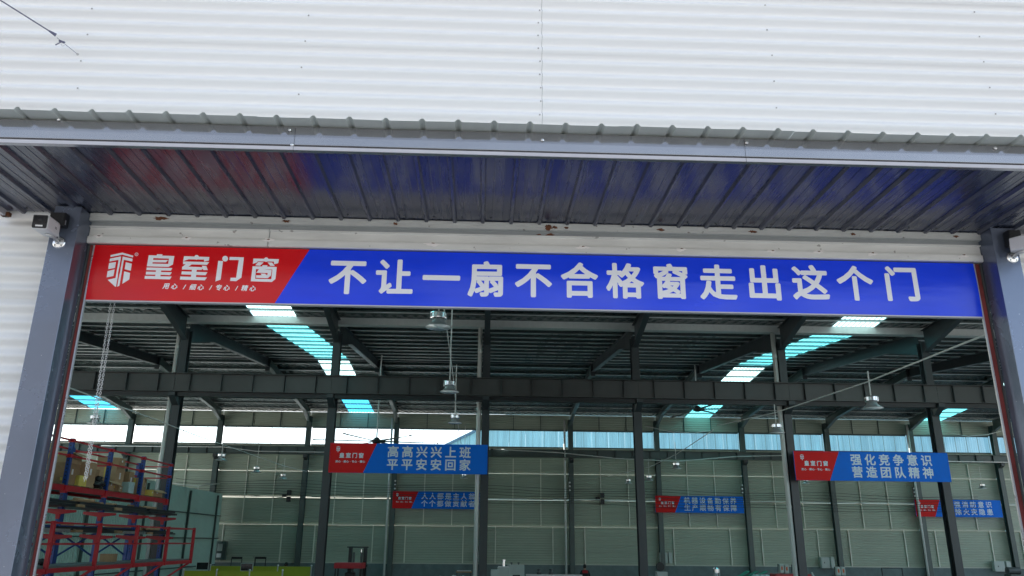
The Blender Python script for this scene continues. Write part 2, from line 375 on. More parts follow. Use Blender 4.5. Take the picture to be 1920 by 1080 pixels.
# soffit panels, ribs hang down
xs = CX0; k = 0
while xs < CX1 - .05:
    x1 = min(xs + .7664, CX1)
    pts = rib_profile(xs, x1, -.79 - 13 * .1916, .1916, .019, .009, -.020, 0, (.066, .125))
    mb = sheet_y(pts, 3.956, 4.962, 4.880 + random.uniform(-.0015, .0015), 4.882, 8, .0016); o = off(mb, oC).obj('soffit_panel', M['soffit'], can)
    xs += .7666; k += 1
for xe in (CX0 - .022, CX1 + .002): off(MB().box(xe, xe + .02, 3.93, 5.0, 4.845, 5.0), oC).obj('end_board', M['lip'], can)
mb = MB(); mb.box(CX0 - .035, CX0 + .02, 4.955, 4.985, 4.845, 4.87); off(mb, oC).obj('rusty_end_clip', M['rust'], can)
mb = MB()
xk = -.79 - 12 * .1916
while xk < CX1 - .1:
    mb.lathe([(.007, 0), (.007, -.004)], (xk + .052, 4.90, 4.8795), 6); xk += .1916
off(mb, oC).obj('soffit_screws', M['mach_dk'], can)['kind'] = 'stuff'

# ------------------------------------------------------------------ door frame
df = thing('door_frame', 'steel frame of the wide doorway with slate posts and dirty off-white shutter header', 'door frame', (.39, 5, 0))
oD = (.39, 5, 0)
def dpart(mb, n, m, bevel=0, smooth=False): return off(mb, oD).obj(n, m, df, bevel=bevel, smooth=smooth)
dpart(MB().box(-2.82, -2.650, 4.838, 5.0, 0, 4.872), 'left_post', M['post'], .003)
dpart(MB().box(3.435, 3.602, 4.842, 5.0, 0, 4.872), 'right_post', M['post'], .003)
# header: zinc channel, recess, shutter box
z1, z2, z3, z4, z5 = 4.874, 4.823, 4.788, 4.712, 4.668
X0, X1 = -2.648, 3.433
dpart(MB().prism_x([(4.952, 4.876), (4.952, 4.852), (4.956, 4.849), (4.952, 4.846), (4.952, 4.8265), (4.950, 4.8235), (4.96, 4.822), (4.988, 4.822), (4.988, 4.876)], X0, X1), 'header_channel', M['galv_lt'], .001)
dpart(MB().box(X0, X1, 4.99, 5.02, 4.6705, 4.7998), 'recess_board', M['grey_trim'])
dpart(MB().prism_x([(4.9885, 4.792), (4.968, 4.792), (4.968, 4.787), (4.985, 4.782), (4.984, 4.735), (4.980, 4.720), (4.968, 4.716), (4.968, 4.674), (4.976, 4.670), (4.9885, 4.670)], X0, -1.461), 'shutter_box_panel', M['cream'], .001)
dpart(MB().prism_x([(4.9885, 4.792), (4.968, 4.792), (4.968, 4.787), (4.985, 4.782), (4.984, 4.735), (4.980, 4.720), (4.968, 4.716), (4.968, 4.674), (4.976, 4.670), (4.9885, 4.670)], -1.455, X1), 'shutter_box_panel', M['cream'], .001)
dpart(MB().box(-2.9, 3.7, 5.055, 5.20, 4.40, 5.3), 'lintel_beam', M['steel'])
dpart(MB().box(X0, X1, 4.9885, 5.054, 4.80, 4.99), 'recess_top', M['grey_trim'])
# rust blooms and touched-up welds: thin irregular patches on the header
def blot(x, z, y, rx, rz, mt, nm, seed):
    rnd = random.Random(seed); n = 22
    pts = [(x + rx * math.cos(t) * rnd.uniform(.45, 1.2), z + rz * math.sin(t) * rnd.uniform(.45, 1.2)) for t in [2 * math.pi * k / n for k in range(n)]]
    mb = MB(); mb.add([(a, y - .0012, b) for a, b in pts] + [(x, y - .004, z)], [(i, (i + 1) % n, n) for i in range(n)]); return mb
for i, (x, rx, rz) in enumerate(((-2.177, .05, .014), (-1.347, .03, .013), (-.616, .018, .011), (.425, .028, .024), (.47, .02, .012), (.545, .016, .009), (1.193, .028, .011), (1.834, .032, .013), (2.53, .022, .011), (3.255, .026, .010))):
    dpart(blot(x, 4.846, 4.9505, rx, rz, M['rust'], 'r', i), 'rust_patch', M['rust'])
dpart(blot(.44, 4.80, 4.9885, .035, .018, M['rust'], 'r', 40), 'rust_patch', M['rust'])
dpart(blot(.36, 4.806, 4.989, .022, .006, M['rust'], 'r', 41), 'rust_patch', M['rust'])
for i, x in enumerate((-2.575, -2.0, -1.46, -.36, .655, 1.33, 1.96, 2.28, 2.655, 3.295)):
    dpart(blot(x, 4.712 + random.uniform(-.006, .006), 4.968, .06 if i in (3, 4) else .04, .015, M['weld'], 'w', 60 + i), 'weld_patch', M['weld'])
    dpart(blot(x + .004, 4.717, 4.9635, .012, .004, M['rust'], 'w', 90 + i), 'weld_rust', M['rust'])
# guide rails
for s_, xa in ((1, -2.650), (-1, 3.435)):
    nm = 'left_guide_rail' if s_ > 0 else 'right_guide_rail'
    a = MB(); a.box(*(sorted((xa + s_ * .002, xa + s_ * .012))), 5.0, 5.03, 0, 4.668); dpart(a, nm, M['mach_dk'])
    a = MB(); a.box(*(sorted((xa + s_ * .012, xa + s_ * (.034 if s_ > 0 else .046)))), 5.012, 5.022, 0, 4.668); dpart(a, nm.replace('guide', 'primed'), M['primer'])
    a = MB(); a.box(*(sorted((xa + s_ * (.034 if s_ > 0 else .046), xa + s_ * (.044 if s_ > 0 else .056)))), 5.004, 5.018, 0, 4.668); dpart(a, nm.replace('guide', 'silver'), M['silver'])

# ------------------------------------------------------------------ main banner
BY = 5.0; BX0, BX1, BZ0, BZ1 = -2.603, 3.376, 4.283, 4.6665
ban = thing('door_banner', 'long red and blue banner with large white Chinese slogan across the doorway top', 'banner', (.39, BY, BZ0))
oB = (.39, BY, BZ0)
def bpart(mb, n, m): return off(mb, oB).obj(n, m, ban)
def face_xz(pts, y, th=.006):
    return MB().prism_y(pts, y, y + th)
d0, d1 = -1.185, -1.381        # slanted colour change: top x, bottom x
def warp(x, z):                # the banner cloth bellies slightly between its fixings
    t = (z - BZ0) / (BZ1 - BZ0); return -.004 * math.sin(math.pi * t) * (1 + .5 * math.sin(x * 2.1)) - .008 * max(0, .25 - t) / .25 * math.sin(x * 5.3 + 1) * math.sin(x * 1.9) - .002 * math.sin(x * 11) * (1 - t)
def cloth(x0b, x0t, x1b, x1t, y):
    mb = MB(); nx, nz = int(max(8, (x1b - x0b) * 26)), 16
    for j in range(nz + 1):
        t = j / nz; z = BZ0 + (BZ1 - BZ0) * t; a = x0b + (x0t - x0b) * t; b = x1b + (x1t - x1b) * t
        for i in range(nx + 1):
            x = a + (b - a) * i / nx; mb.v.append((x, y + warp(x, z), z))
    for j in range(nz):
        for i in range(nx):
            a = j * (nx + 1) + i; mb.f.append((a, a + 1, a + nx + 2, a + nx + 1))
    return mb
for nm, mb, mt in (('red_panel', cloth(BX0, BX0, d1, d0, BY), M['banner_red']), ('blue_panel', cloth(d1, d0, BX1, BX1, BY), M['banner_blue'])):
    o = off(mb, oB).obj(nm, mt, ban, smooth=True)
bpart(MB().box(BX0, BX1, BY + .012, BY + .03, BZ0, BZ1), 'backing_frame', M['alu'])
bpart(MB().box(BX0, BX1, BY - .006, BY + .03, BZ0 - .009, BZ0 - .001), 'bottom_rail', M['lip'])
def onb(px, py): q = at(px, py, BY); return (q.x, q.z)
def draw_on(mb, e=.0016):
    mb.v = [(a, BY + warp(a, c) - e, c) for a, b, c in mb.v]; return mb
for ch, px in zip('不让一扇不合格窗走出这个门', (652, 739.5, 827.5, 912.5, 1000, 1086, 1171.5, 1257.5, 1346, 1433, 1519, 1603, 1690.5)):
    mb = MB(); py = 519.5 + (px - 652) * .0135 + (1.5 if 800 < px < 1500 else 0); x, z = onb(px, py); put_glyph(mb, ch, x, z, 0, .258, .030); bpart(draw_on(mb), 'character', M['banner_white'])
def poly(pts, ox, holes=None, e=0):
    P = [onb(ox + a / 10.667, 460 + b / 10.667) for a, b in pts]; H = [onb(ox + a / 10.667, 460 + b / 10.667) for a, b in (holes or [])]
    def ccw(L): return L if sum(L[i][0] * L[(i + 1) % len(L)][1] - L[(i + 1) % len(L)][0] * L[i][1] for i in range(len(L))) > 0 else L[::-1]
    P = ccw(P); H = ccw(H) if H else H
    V = [Vector(p) for p in P + H]; F = [list(range(len(P)))] + ([list(range(len(P), len(P) + len(H)))] if H else [])
    vo, eo, fo, ov, oe, of = geometry.delaunay_2d_cdt(V, [], F, 1, 1e-6)
    keep = [f for f, s_ in zip(fo, of) if s_ == [0] or (len(s_) == 1 and s_[0] == 0)]
    return [(v.x, e, v.y) for v in vo], keep
def polys(name, lst):
    mb = MB()
    for i, it in enumerate(lst):
        pts, ox = it[0], it[1]; vs, fs = poly(pts, ox, it[2] if len(it) > 2 else None, -.00012 * i); mb.add(vs, fs)
    es = [v[1] for v in mb.v]; draw_on(mb); mb.v = [(a, b + e_, c) for (a, b, c), e_ in zip(mb.v, es)]; bpart(mb, name, M['banner_white'])
A, B = 190, 360
polys('logo_emblem', [([(190, 200), (425, 148), (645, 212), (638, 248), (428, 192), (188, 240)], A),
    ([(180, 272), (402, 226), (300, 832), (283, 832), (133, 695), (292, 658), (352, 296), (172, 330)], A),
    ([(435, 228), (633, 275), (625, 330), (458, 296), (368, 812), (322, 834)], A),
    ([(165, 362), (302, 338), (283, 460), (145, 484)], A), ([(135, 522), (276, 488), (250, 620), (114, 648)], A),
    ([(497, 344), (618, 374), (598, 515), (474, 484)], A), ([(466, 526), (586, 560), (568, 690), (426, 775)], A)])
rg = [(709 + 36 * math.cos(t), 185 + 34 * math.sin(t)) for t in [k * math.pi / 8 for k in range(16)]]; rh = [(709 + 27 * math.cos(t), 185 + 25 * math.sin(t)) for t in [k * math.pi / 8 for k in range(16)]]
polys('registered_ring', [(rg, A, rh)])
mb = MB(); x, z = onb(190 + 709 / 10.667, 460 + 187 / 10.667); put_glyph(mb, 'R', x, z, 0, .014, 0); bpart(draw_on(mb), 'registered_letter', M['banner_white'])
polys('brand_character', [([(955, 202), (1110, 208), (1120, 182), (1228, 186), (1222, 210), (1466, 220), (1438, 392), (1350, 438), (918, 428)], A, [(1048, 262), (1358, 272), (1345, 380), (1030, 372)]),
    ([(1040, 296), (1345, 300), (1298, 350), (1030, 345)], A), ([(918, 450), (1430, 462), (1400, 516), (910, 504)], A), ([(908, 534), (1418, 548), (1385, 602), (898, 590)], A),
    ([(882, 618), (1415, 634), (1382, 690), (872, 676)], A), ([(1105, 500), (1210, 500), (1190, 640), (1085, 640)], A)])
def zc(cx, cy, r, n=14): return [(cx + r * math.cos(2 * math.pi * k / n), cy + r * math.sin(2 * math.pi * k / n)) for k in range(n)]
polys('brand_character', [([(1660, 222), (2165, 238), (2155, 310), (2060, 330), (2058, 290), (1750, 285), (1642, 325)], A), (zc(1910, 245, 48), A),
    ([(1645, 328), (2163, 342), (2120, 396), (1640, 384)], A), ([(1625, 440), (1700, 380), (1820, 384), (1750, 434), (2030, 444), (2015, 414), (2105, 418), (2135, 500), (2050, 500), (2030, 475), (2010, 500), (1620, 490)], A),
    ([(1618, 528), (2130, 545), (2090, 604), (1608, 588)], A), ([(1590, 630), (2120, 648), (2075, 706), (1578, 692)], A), ([(1820, 490), (1915, 490), (1900, 640), (1800, 640)], A)])
polys('brand_character', [([(530, 314), (625, 320), (578, 692), (472, 728)], B), (zc(667, 272, 58), B), ([(758, 236), (1042, 244), (995, 652), (890, 724), (768, 718), (778, 655), (888, 655), (940, 300), (750, 298)], B)])
polys('brand_character', [([(1232, 268), (1742, 280), (1728, 360), (1645, 385), (1640, 330), (1315, 325), (1310, 345), (1220, 378)], B), (zc(1487, 290, 46), B),
    ([(1330, 340), (1435, 345), (1365, 414), (1270, 405)], B), ([(1515, 345), (1605, 348), (1660, 418), (1568, 414)], B),
    ([(1218, 425), (1408, 428), (1415, 402), (1515, 405), (1505, 430), (1700, 438), (1672, 680), (1600, 738), (1180, 725)], B, [(1285, 482), (1612, 490), (1590, 682), (1270, 676)]),
    ([(1350, 478), (1598, 500), (1582, 615), (1518, 664), (1284, 655), (1290, 606), (1400, 604), (1378, 572), (1462, 572), (1508, 606), (1520, 560), (1290, 556)], B)])
mb = MB()
for ch, zx, zy, ox in (('用', 1308, 822, A), ('心', 1470, 828, A), ('/', 1670, 835, A), ('细', 1835, 840, A), ('心', 180, 843, B), ('/', 378, 848, B), ('专', 540, 850, B), ('心', 700, 855, B), ('/', 898, 862, B), ('精', 1058, 862, B), ('心', 1220, 868, B)):
    x, z = onb(ox + zx / 10.667, 460 + zy / 10.667); put_glyph(mb, ch, x, z, 0, .042, .03, .18)
bpart(draw_on(mb), 'tagline', M['banner_white'])['kind'] = 'stuff'

# ------------------------------------------------------------------ security cameras, junction boxes
def sec_camera(label, base, head, yaw, pitch, cable):
    t = thing('security_camera', label, 'security camera', base, 'security cameras on the door posts')
    mb = MB(); mb.lathe([(.040, 0), (.040, -.004), (.034, -.008), (.016, -.012), (.014, -.03)], (0, 0, 0), 24, 'y'); mb.obj('mount_plate', M['chrome'], t, smooth=False)
    mb = MB()
    for a in (45, 135, 225, 315): mb.lathe([(.005, 0), (.004, -.004)], (.028 * math.cos(R(a)), -.0078, .028 * math.sin(R(a))), 8, 'y')
    mb.obj('plate_screws', M['mach_dk'], t)['kind'] = 'stuff'
    h = Vector(head) - Vector(base)
    mb = MB(); mb.tube([(0, -.02, 0), Vector((0, -.045, 0)) * .6 + h * .25, h + Vector((0, .02, -.05))], [.011, .011, .012], 10); mb.obj('arm', M['alu'], t, smooth=True)
    b = MB(); b.prism_y([(-.042, -.045), (.042, -.045), (.047, -.038), (.047, .038), (.042, .046), (-.042, .046), (-.047, .038), (-.047, -.038)], -.075, .085)
    body = b.obj('body', M['white'], t, bevel=.004); body.location = h; body.rotation_euler = (R(pitch), 0, R(yaw))
    f = MB(); f.prism_y([(-.039, -.043), (.039, -.043), (.043, -.036), (.043, .036), (.039, .042), (-.039, .042), (-.043, .036), (-.043, -.036)], -.082, -.0752); fo = f.obj('face_plate', M['black'], body, bevel=.002)
    l = MB(); l.box(-.036, .036, -.0845, -.0822, -.010, .034); l.obj('lens_window', M['screen'], body)
    l = MB(); l.lathe([(.013, -.0846), (.012, -.0868), (.006, -.0876)], (.004, 0, .012), 16, 'y'); l.obj('lens', M['screen'], body)
    l = MB(); l.box(-.021, .021, -.0848, -.0822, -.034, -.024); l.obj('light_bar', M['white'], body)
    l = MB(); l.box(.0472, .0478, .02, .045, -.01, -.006); l.box(.0472, .0478, .02, .045, -.002, .002); l.obj('side_marks', M['mach_dk'], body)
    mb = MB(); mb.tube([Vector(c) for c in cable], .004, 6); mb.obj('cable', M['white'], t, smooth=True)
    return t
b0 = Vector((-2.75, 4.838, 0)); q = at(111, 455, 4.838); bL = (q.x, 4.838, q.z)
qh = at(86, 423, 4.70); hL = (qh.x, 4.70, qh.z)
sec_camera('white bullet camera with black face on the left door post', bL, hL, 4, 3, [(.0, -.005, .01), (.01, -.05, .05), (-.02, -.09, .06), (-.05, -.10, .09)])
q = at(1898, 483, 4.842); bR = (q.x, 4.842, q.z); qh = at(1925, 455, 4.72); hR = (qh.x, 4.72, qh.z)
sec_camera('white bullet camera with looped cable, cut off by the right edge', bR, hR, 24, 4, [(.02, -.01, .03), (-.02, -.03, .03), (-.035, -.05, .07), (-.01, -.08, .105), (.03, -.1, .09)])
for (pa, pb, lb) in (((98, 400), (122, 425), 'black junction box under the canopy beside the left camera'), ((1886, 433), (1915, 462), 'black junction box at the top of the right door post')):
    a = at(*pa, 4.80); b = at(*pb, 4.80)
    t = thing('junction_box', lb, 'junction box', ((a.x + b.x) / 2, 4.81, b.z), 'black junction boxes on the door posts')
    mb = MB(); hw = (b.x - a.x) / 2; mb.box(-hw, hw, -.03, .0275, 0, a.z - b.z); mb.obj('box', M['black'], t, bevel=.005)
    mb = MB(); mb.box(-hw + .004, hw - .004, -.036, -.0305, .004, a.z - b.z - .004); mb.obj('lid', M['black'], t, bevel=.002)
    mb = MB(); mb.box(hw + .0005, hw + .003, -.02, -.012, .01, .04); mb.obj('latch', M['silver'], t)

# guy wire with clamp anchored on the upper wall, running to a pole behind the viewer's left
an = Vector((-2.97, 4.99, 6.125)); d_ = at(0, 0, 4.5); dr = (d_ - an).normalized(); cl = at(105, 66, 4.87)
gw = thing('guy_wire', 'dark guy wire with clamp anchored high on the white wall at top left', 'wire', tuple(an))
def offv(mb): return off(mb, an)
far = cl + (at(0, 0, 4.62) - cl).normalized() * 22
offv(MB().tube([cl, cl + (far - cl) * .5 + Vector((0, 0, -.12)) * 0, far], .0045, 6)).obj('main_wire', M['rope'], gw)
offv(MB().tube([an, cl + Vector((.01, 0, -.02))], .0016, 5)).obj('thin_wire', M['rope'], gw)
offv(MB().tube([cl + (far - cl).normalized() * .05, cl + (far - cl).normalized() * .02, cl], [.006, .010, .013], 8)).obj('thimble', M['rope'], gw)
c2 = at(116, 78, 4.9)
offv(MB().tube([c2 + Vector((-.018, 0, .006)), c2 + Vector((.02, 0, -.008))], .0085, 8)).obj('turnbuckle', M['rope'], gw)
offv(MB().tube([c2, c2 + Vector((-.04, 0, -.03))], .004, 6)).obj('wire_tail', M['rope'], gw)
lp = [c2 + Vector((.012 + .012 * math.cos(t), 0, -.022 + .014 * math.sin(t))) for t in [k * math.pi / 6 for k in range(13)]]
offv(MB().tube(lp, .003, 6)).obj('wire_loop', M['silver'], gw)
offv(MB().lathe([(.01, 0), (.008, -.005)], tuple(an), 8, 'y')).obj('anchor_screw', M['screw'], gw)
pt = far; pl = thing('utility_pole', 'tall concrete pole in the yard holding the guy wire', 'pole', (pt.x, pt.y, 0))
MB().tube([(0, 0, 0), (0, 0, pt.z + 1.2)], [.17, .11], 14).obj('pole_shaft', M['yard'], pl, smooth=True)
MB().lathe([(.15, -.03), (.15, .03)], (0, 0, pt.z), 14).obj('clamp_band', M['galv'], pl)

# hoist chain hanging behind the banner, each link an own piece
hc = thing('hoist_chain', 'silver hoist chain hanging in a long loop behind the left end of the banner', 'chain', (0, 5.22, 4.75))
def linkmesh():
    mb = MB(); pts = []
    for k in range(17):
        t = 2 * math.pi * k / 16; pts.append((.0052 * math.cos(t), 0, .0052 * math.sin(t) + (.0042 if math.sin(t) > 0 else -.0042)))
    mb.tube(pts, .0016, 5, cap=False); return mb.mesh('link', M['silver'], True)
LK = linkmesh()
def strand(p0, p1):
    p0 = Vector(p0); p1 = Vector(p1); n = int((p1 - p0).length / .0148); d = (p1 - p0)
    for i in range(n):
        o = link('link', LK, hc, p0 + d * (i + .5) / n - hc.location)
        o.rotation_euler = (-math.atan2(d.y, -d.z) * 0, math.atan2(-d.x, -d.z) * -1, (R(25) if i % 2 else R(115)) + random.uniform(-.15, .15))
strand(at(211, 545, 5.22), at(158, 903, 5.22)); strand(at(219, 545, 5.225), at(162, 900, 5.222))

# ------------------------------------------------------------------ workshop: portal frames
def zr(Y):
    if Y < 18.2: return 12.54 - .093 * (18.2 - Y)
    if Y < 31: return 11.35 + .093 * (31 - Y)
    if Y < 43: return 11.35 + .093 * (Y - 31)
    return 11.35 + .093 * (55 - Y)
FX = lambda k: .12 + 6 * k
def strip(mb, pts, x0, x1, t):
    n = len(pts)
    for i in range(n - 1):
        (a, b), (c, d) = pts[i], pts[i + 1]; mb.prism_x([(a, b), (c, d), (c, d - t), (a, b - t)], x0, x1)
def hcol(mb, x, y, w_, d_, z0, z1):
    mb.box(x - w_ / 2, x + w_ / 2, y - d_ / 2, y - d_ / 2 + .018, z0, z1); mb.box(x - w_ / 2, x + w_ / 2, y + d_ / 2 - .018, y + d_ / 2, z0, z1); mb.box(x - .008, x + .008, y - d_ / 2 + .018, y + d_ / 2 - .018, z0, z1)
FLAB = {-5: 'steel portal frame farthest left, its roof end showing beside the left door post', -4: 'steel portal frame whose back column stands left of the rack top boxes',
 -3: 'steel portal frame whose back column ends the pale green partition', -2: 'steel portal frame whose near column stands right behind the red and blue rack',
 -1: 'steel portal frame holding the left end of the near slogan board', 0: 'central steel portal frame with white downpipe at the near slogan board right end',
 1: 'bare steel portal frame right of centre, between the two near slogan boards', 2: 'steel portal frame with white downpipe left of the right near slogan board',
 3: 'steel portal frame holding the right end of the right near slogan board', 4: 'steel portal frame whose back column stands behind the right near slogan board red end',
 5: 'steel portal frame whose back column holds the far right slogan board left end', 6: 'steel portal frame with back column beside the far right electric box', 7: 'steel portal frame hidden mostly by the right door post'}
for k in range(-5, 8):
    x = FX(k); t = thing('portal_frame', FLAB[k], 'steel frame', (x, 31, 0), 'steel portal frames of the workshop')
    o_ = (x, 31, 0)
    def fp(mb, n, m=M['steel']): return off(mb, o_).obj(n, m, t)
    mb = MB(); hcol(mb, x, 30.98, .30, .36, 0, zr(31) - .55); fp(mb, 'near_column')
    mb = MB(); hcol(mb, x, 54.75, .32, .36, 0, zr(54.7) - .4); fp(mb, 'back_column', M['steel_g'])
    # corbels
    mb = MB(); mb.prism_x([(30.79, 8.19), (30.79, 7.75), (30.74, 7.75), (30.25, 8.05), (30.25, 8.19)], x - .12, x + .12); fp(mb, 'crane_corbel')
    mb = MB(); mb.prism_x([(54.56, 8.33), (54.56, 8.0), (54.2, 8.15), (54.2, 8.33)], x - .12, x + .12); fp(mb, 'crane_corbel')
    # rafters: web + flanges, haunched at the columns, spliced at the ridge
    for (ya, yb, nm, mt) in ((30.75, 18.2, 'front_rafter', M['steel']), (31.2, 43, 'rear_rafter', M['steel']), (43.03, 54.55, 'far_rafter', M['steel_g'])):
        sg = 1 if yb > ya else -1
        if nm == 'far_rafter': st = [(ya, .42), (yb - 1.9, .38), (yb, .75)]
        else: st = [(ya, .92), (ya + sg * 2.6, .50), (yb, .46)]
        top = [(y, zr(y) - .095) for y, h in st]; bot = [(y, zr(y) - .095 - h) for y, h in st]
        mb = MB(); strip(mb, top if sg > 0 else top[::-1], x - .11, x + .11, .016)
        bb = [(y, z + .016) for y, z in bot]; strip(mb, bb if sg > 0 else bb[::-1], x - .11, x + .11, .016)
        for i in range(2):
            (y0, za), (y1, zb) = top[i], top[i + 1]; (_, zc0), (_, zc1) = bot[i], bot[i + 1]
            mb.prism_x([(y0, za - .017), (y1, zb - .017), (y1, zc1 + .017), (y0, zc0 + .017)], x - .006, x + .006)
        fp(mb, nm, mt)
    mb = MB(); mb.box(x - .13, x + .13, 43.002, 43.028, zr(43) - .78, zr(43) - .09); fp(mb, 'ridge_splice')
    mb = MB()
    for i in range(10):
        for Y in (31.9 + 1.2 * i,):
            if Y < 42.8: mb.box(x - .08, x + .08, Y - .055, Y + .055, zr(Y) - .094, zr(Y) - .012)
    fp(mb, 'purlin_cleats')['kind'] = 'stuff'
# ------------------------------------------------------------------ workshop roof
rf = thing('workshop_roof', 'foil lined corrugated workshop roof with purlins and cyan skylight strips', 'roof', (3, 31, 11.35)); oR = (3, 31, 11.35)
def rp(mb, n, m): return off(mb, oR).obj(n, m, rf)
SK = [(-33.4, -31.7), (-26.9, -25.1), (-18.6, -16.9), (-9.3, -7.55), (3.4, 3.4), (14.3, 16.1), (23.6, 25.3), (31.0, 32.8)]
SK = [s for s in SK if s[1] > s[0]]
RX0, RX1 = -36, 42.3
def slab(x0, x1, y0, y1, top=False):
    mb = MB(); n = 1
    z0, z1 = zr(y0), zr(y1 - 1e-6); mb.add([(x0, y0, z0), (x1, y0, z0), (x1, y1, z1), (x0, y1, z1), (x0, y0, z0 + .05), (x1, y0, z0 + .05), (x1, y1, z1 + .05), (x0, y1, z1 + .05)],
        [(3, 2, 1, 0), (4, 5, 6, 7), (0, 1, 5, 4), (1, 2, 6, 5), (2, 3, 7, 6), (3, 0, 4, 7)]); return mb
VIS = {(-26.9, -25.1), (-9.3, -7.55), (14.3, 16.1), (31.0, 32.8)}
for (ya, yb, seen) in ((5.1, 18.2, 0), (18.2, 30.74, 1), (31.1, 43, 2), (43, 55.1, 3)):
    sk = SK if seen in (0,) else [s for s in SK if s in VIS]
    if seen == 0: sk = SK  # unseen front roof gets extra skylight strips, added to brighten the hall
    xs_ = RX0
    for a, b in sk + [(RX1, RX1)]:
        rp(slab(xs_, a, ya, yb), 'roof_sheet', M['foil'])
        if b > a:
          cuts = [(ya, yb, 'skylight_sunlit' if seen == 1 else 'skylight')] if seen != 3 else [(43, 48, 'skylight_sunlit'), (48.002, 55.1, 'skylight_blue' if a < 0 else 'skylight')]
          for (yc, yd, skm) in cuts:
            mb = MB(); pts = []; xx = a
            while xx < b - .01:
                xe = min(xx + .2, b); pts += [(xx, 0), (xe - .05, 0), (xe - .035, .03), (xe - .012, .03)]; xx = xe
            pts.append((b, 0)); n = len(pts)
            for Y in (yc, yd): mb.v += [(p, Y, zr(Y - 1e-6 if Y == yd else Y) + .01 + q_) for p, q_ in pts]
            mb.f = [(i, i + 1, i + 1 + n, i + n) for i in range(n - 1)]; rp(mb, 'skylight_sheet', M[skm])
        xs_ = b
def purl(Y):
    z = zr(Y); mb = MB(); mb.box(RX0, RX1, Y - .035, Y - .031, z - .08, z - .004); mb.box(RX0, RX1, Y - .031, Y + .035, z - .08, z - .076); mb.box(RX0, RX1, Y - .031, Y + .035, z - .008, z - .004); mb.box(RX0, RX1, Y + .031, Y + .035, z - .0755, z - .06)
    o = rp(mb, 'purlin', M['purlin']); mb = MB(); mb.box(RX0, RX1, Y - .041, Y - .036, z - .086, z - .064); mb.box(RX0, RX1, Y - .036, Y + .038, z - .086, z - .0815); off(mb, oR).obj('purlin_glint', M['purlin_glint'], o)
for i in range(10): purl(31.9 + 1.2 * i if i < 10 else 0)
for Y in (29.9, 28.7, 27.5, 26.3, 24.8, 23.3, 21.8, 20.3): purl(Y)
for i in range(9): purl(43.9 + 1.25 * i)
mb = MB(); mb.box(RX0, RX1, 42.95, 43.05, zr(43) - .15, zr(43) - .06); rp(mb, 'ridge_rail', M['steel'])
for Y in (31.35,): purl(Y)
gt = MB(); gt.prism_x([(30.76, 11.42), (30.78, 11.42), (30.78, 11.12), (31.10, 11.12), (31.10, 11.42), (31.12, 11.42), (31.12, 11.10), (30.76, 11.10)], RX0, RX1)
tag(gt.obj('valley_gutter', M['galv_lt']), 'pale metal valley gutter above the near row of columns', 'gutter')
# round white downpipes
def pipe(x, y, z1_, r, lb, gname='white downpipes beside the columns'):
    t = thing('downpipe', lb, 'downpipe', (x, y, 0), gname)
    MB().tube([(0, 0, 0), (0, 0, z1_)], r, 14).obj('pipe', M['pipe'], t, smooth=True)
    for z in (4.2, 8.05, 10.1):
        if z < z1_: MB().lathe([(r + .008, -.05), (r + .008, .05)], (0, 0, z), 14).obj('collar', M['pipe'], t, smooth=False)
pipe(FX(-2) - .27, 30.9, 11.09, .09, 'white downpipe left of the near column behind the rack')
pipe(FX(0) - .27, 30.9, 11.09, .09, 'white downpipe left of the central near column')
pipe(FX(2) - .27, 30.9, 11.09, .09, 'white downpipe left of the near column before the right slogan board')
pipe(FX(-1) - .30, 54.4, 10.9, .07, 'pale downpipe on the back wall left of the far slogan board')
pipe(FX(1) - .45, 54.4, 10.9, .07, 'pale downpipe on the back wall behind the bare right-of-centre column')
pipe(FX(5) - .32, 54.4, 10.9, .08, 'pale downpipe on the back wall left of the far right slogan board')
# crane beams
def crane_beam(nm, lb, yc, z0, z1_, xA, xB, sp, webm):
    t = thing(nm, lb, 'beam', (3, yc, z0)); o_ = (3, yc, z0)
    for k in range(-6, 8):
        a, b = max(xA, FX(k)), min(xB, FX(k + 1) - .012)
        if b <= a: continue
        mb = MB(); mb.box(a, b, yc - .15, yc + .15, z1_ - .02, z1_); mb.box(a, b, yc - .15, yc + .15, z0, z0 + .02); mb.box(a, b, yc - .006, yc + .006, z0 + .021, z1_ - .021); off(mb, o_).obj('beam_segment', webm, t)
        mb = MB(); mb.box(a + .13, b - .12, yc - .02, yc + .25, z0 - .17, z0 - .004) if z0 < 8.3 else None
        if mb.v: off(mb, o_).obj('lower_chord', M['black'], t)
        x = a + sp / 2
        while x < b - .2:
            mb = MB(); mb.box(x - .006, x + .006, yc - .13, yc - .0065, z0 + .021, z1_ - .021); off(mb, o_).obj('stiffener', M['steel'], t); x += sp
    return t
crane_beam('crane_beam', 'dark riveted looking crane runway beam crossing the hall in front of the near columns', 30.42, 8.21, 8.93, -36, 42.2, 1.2, M['beam_web'])
crane_beam('crane_beam', 'green grey crane runway beam under the back wall window strip', 54.35, 8.34, 8.86, -36, 42.2, 1.2, M['steel_g'])

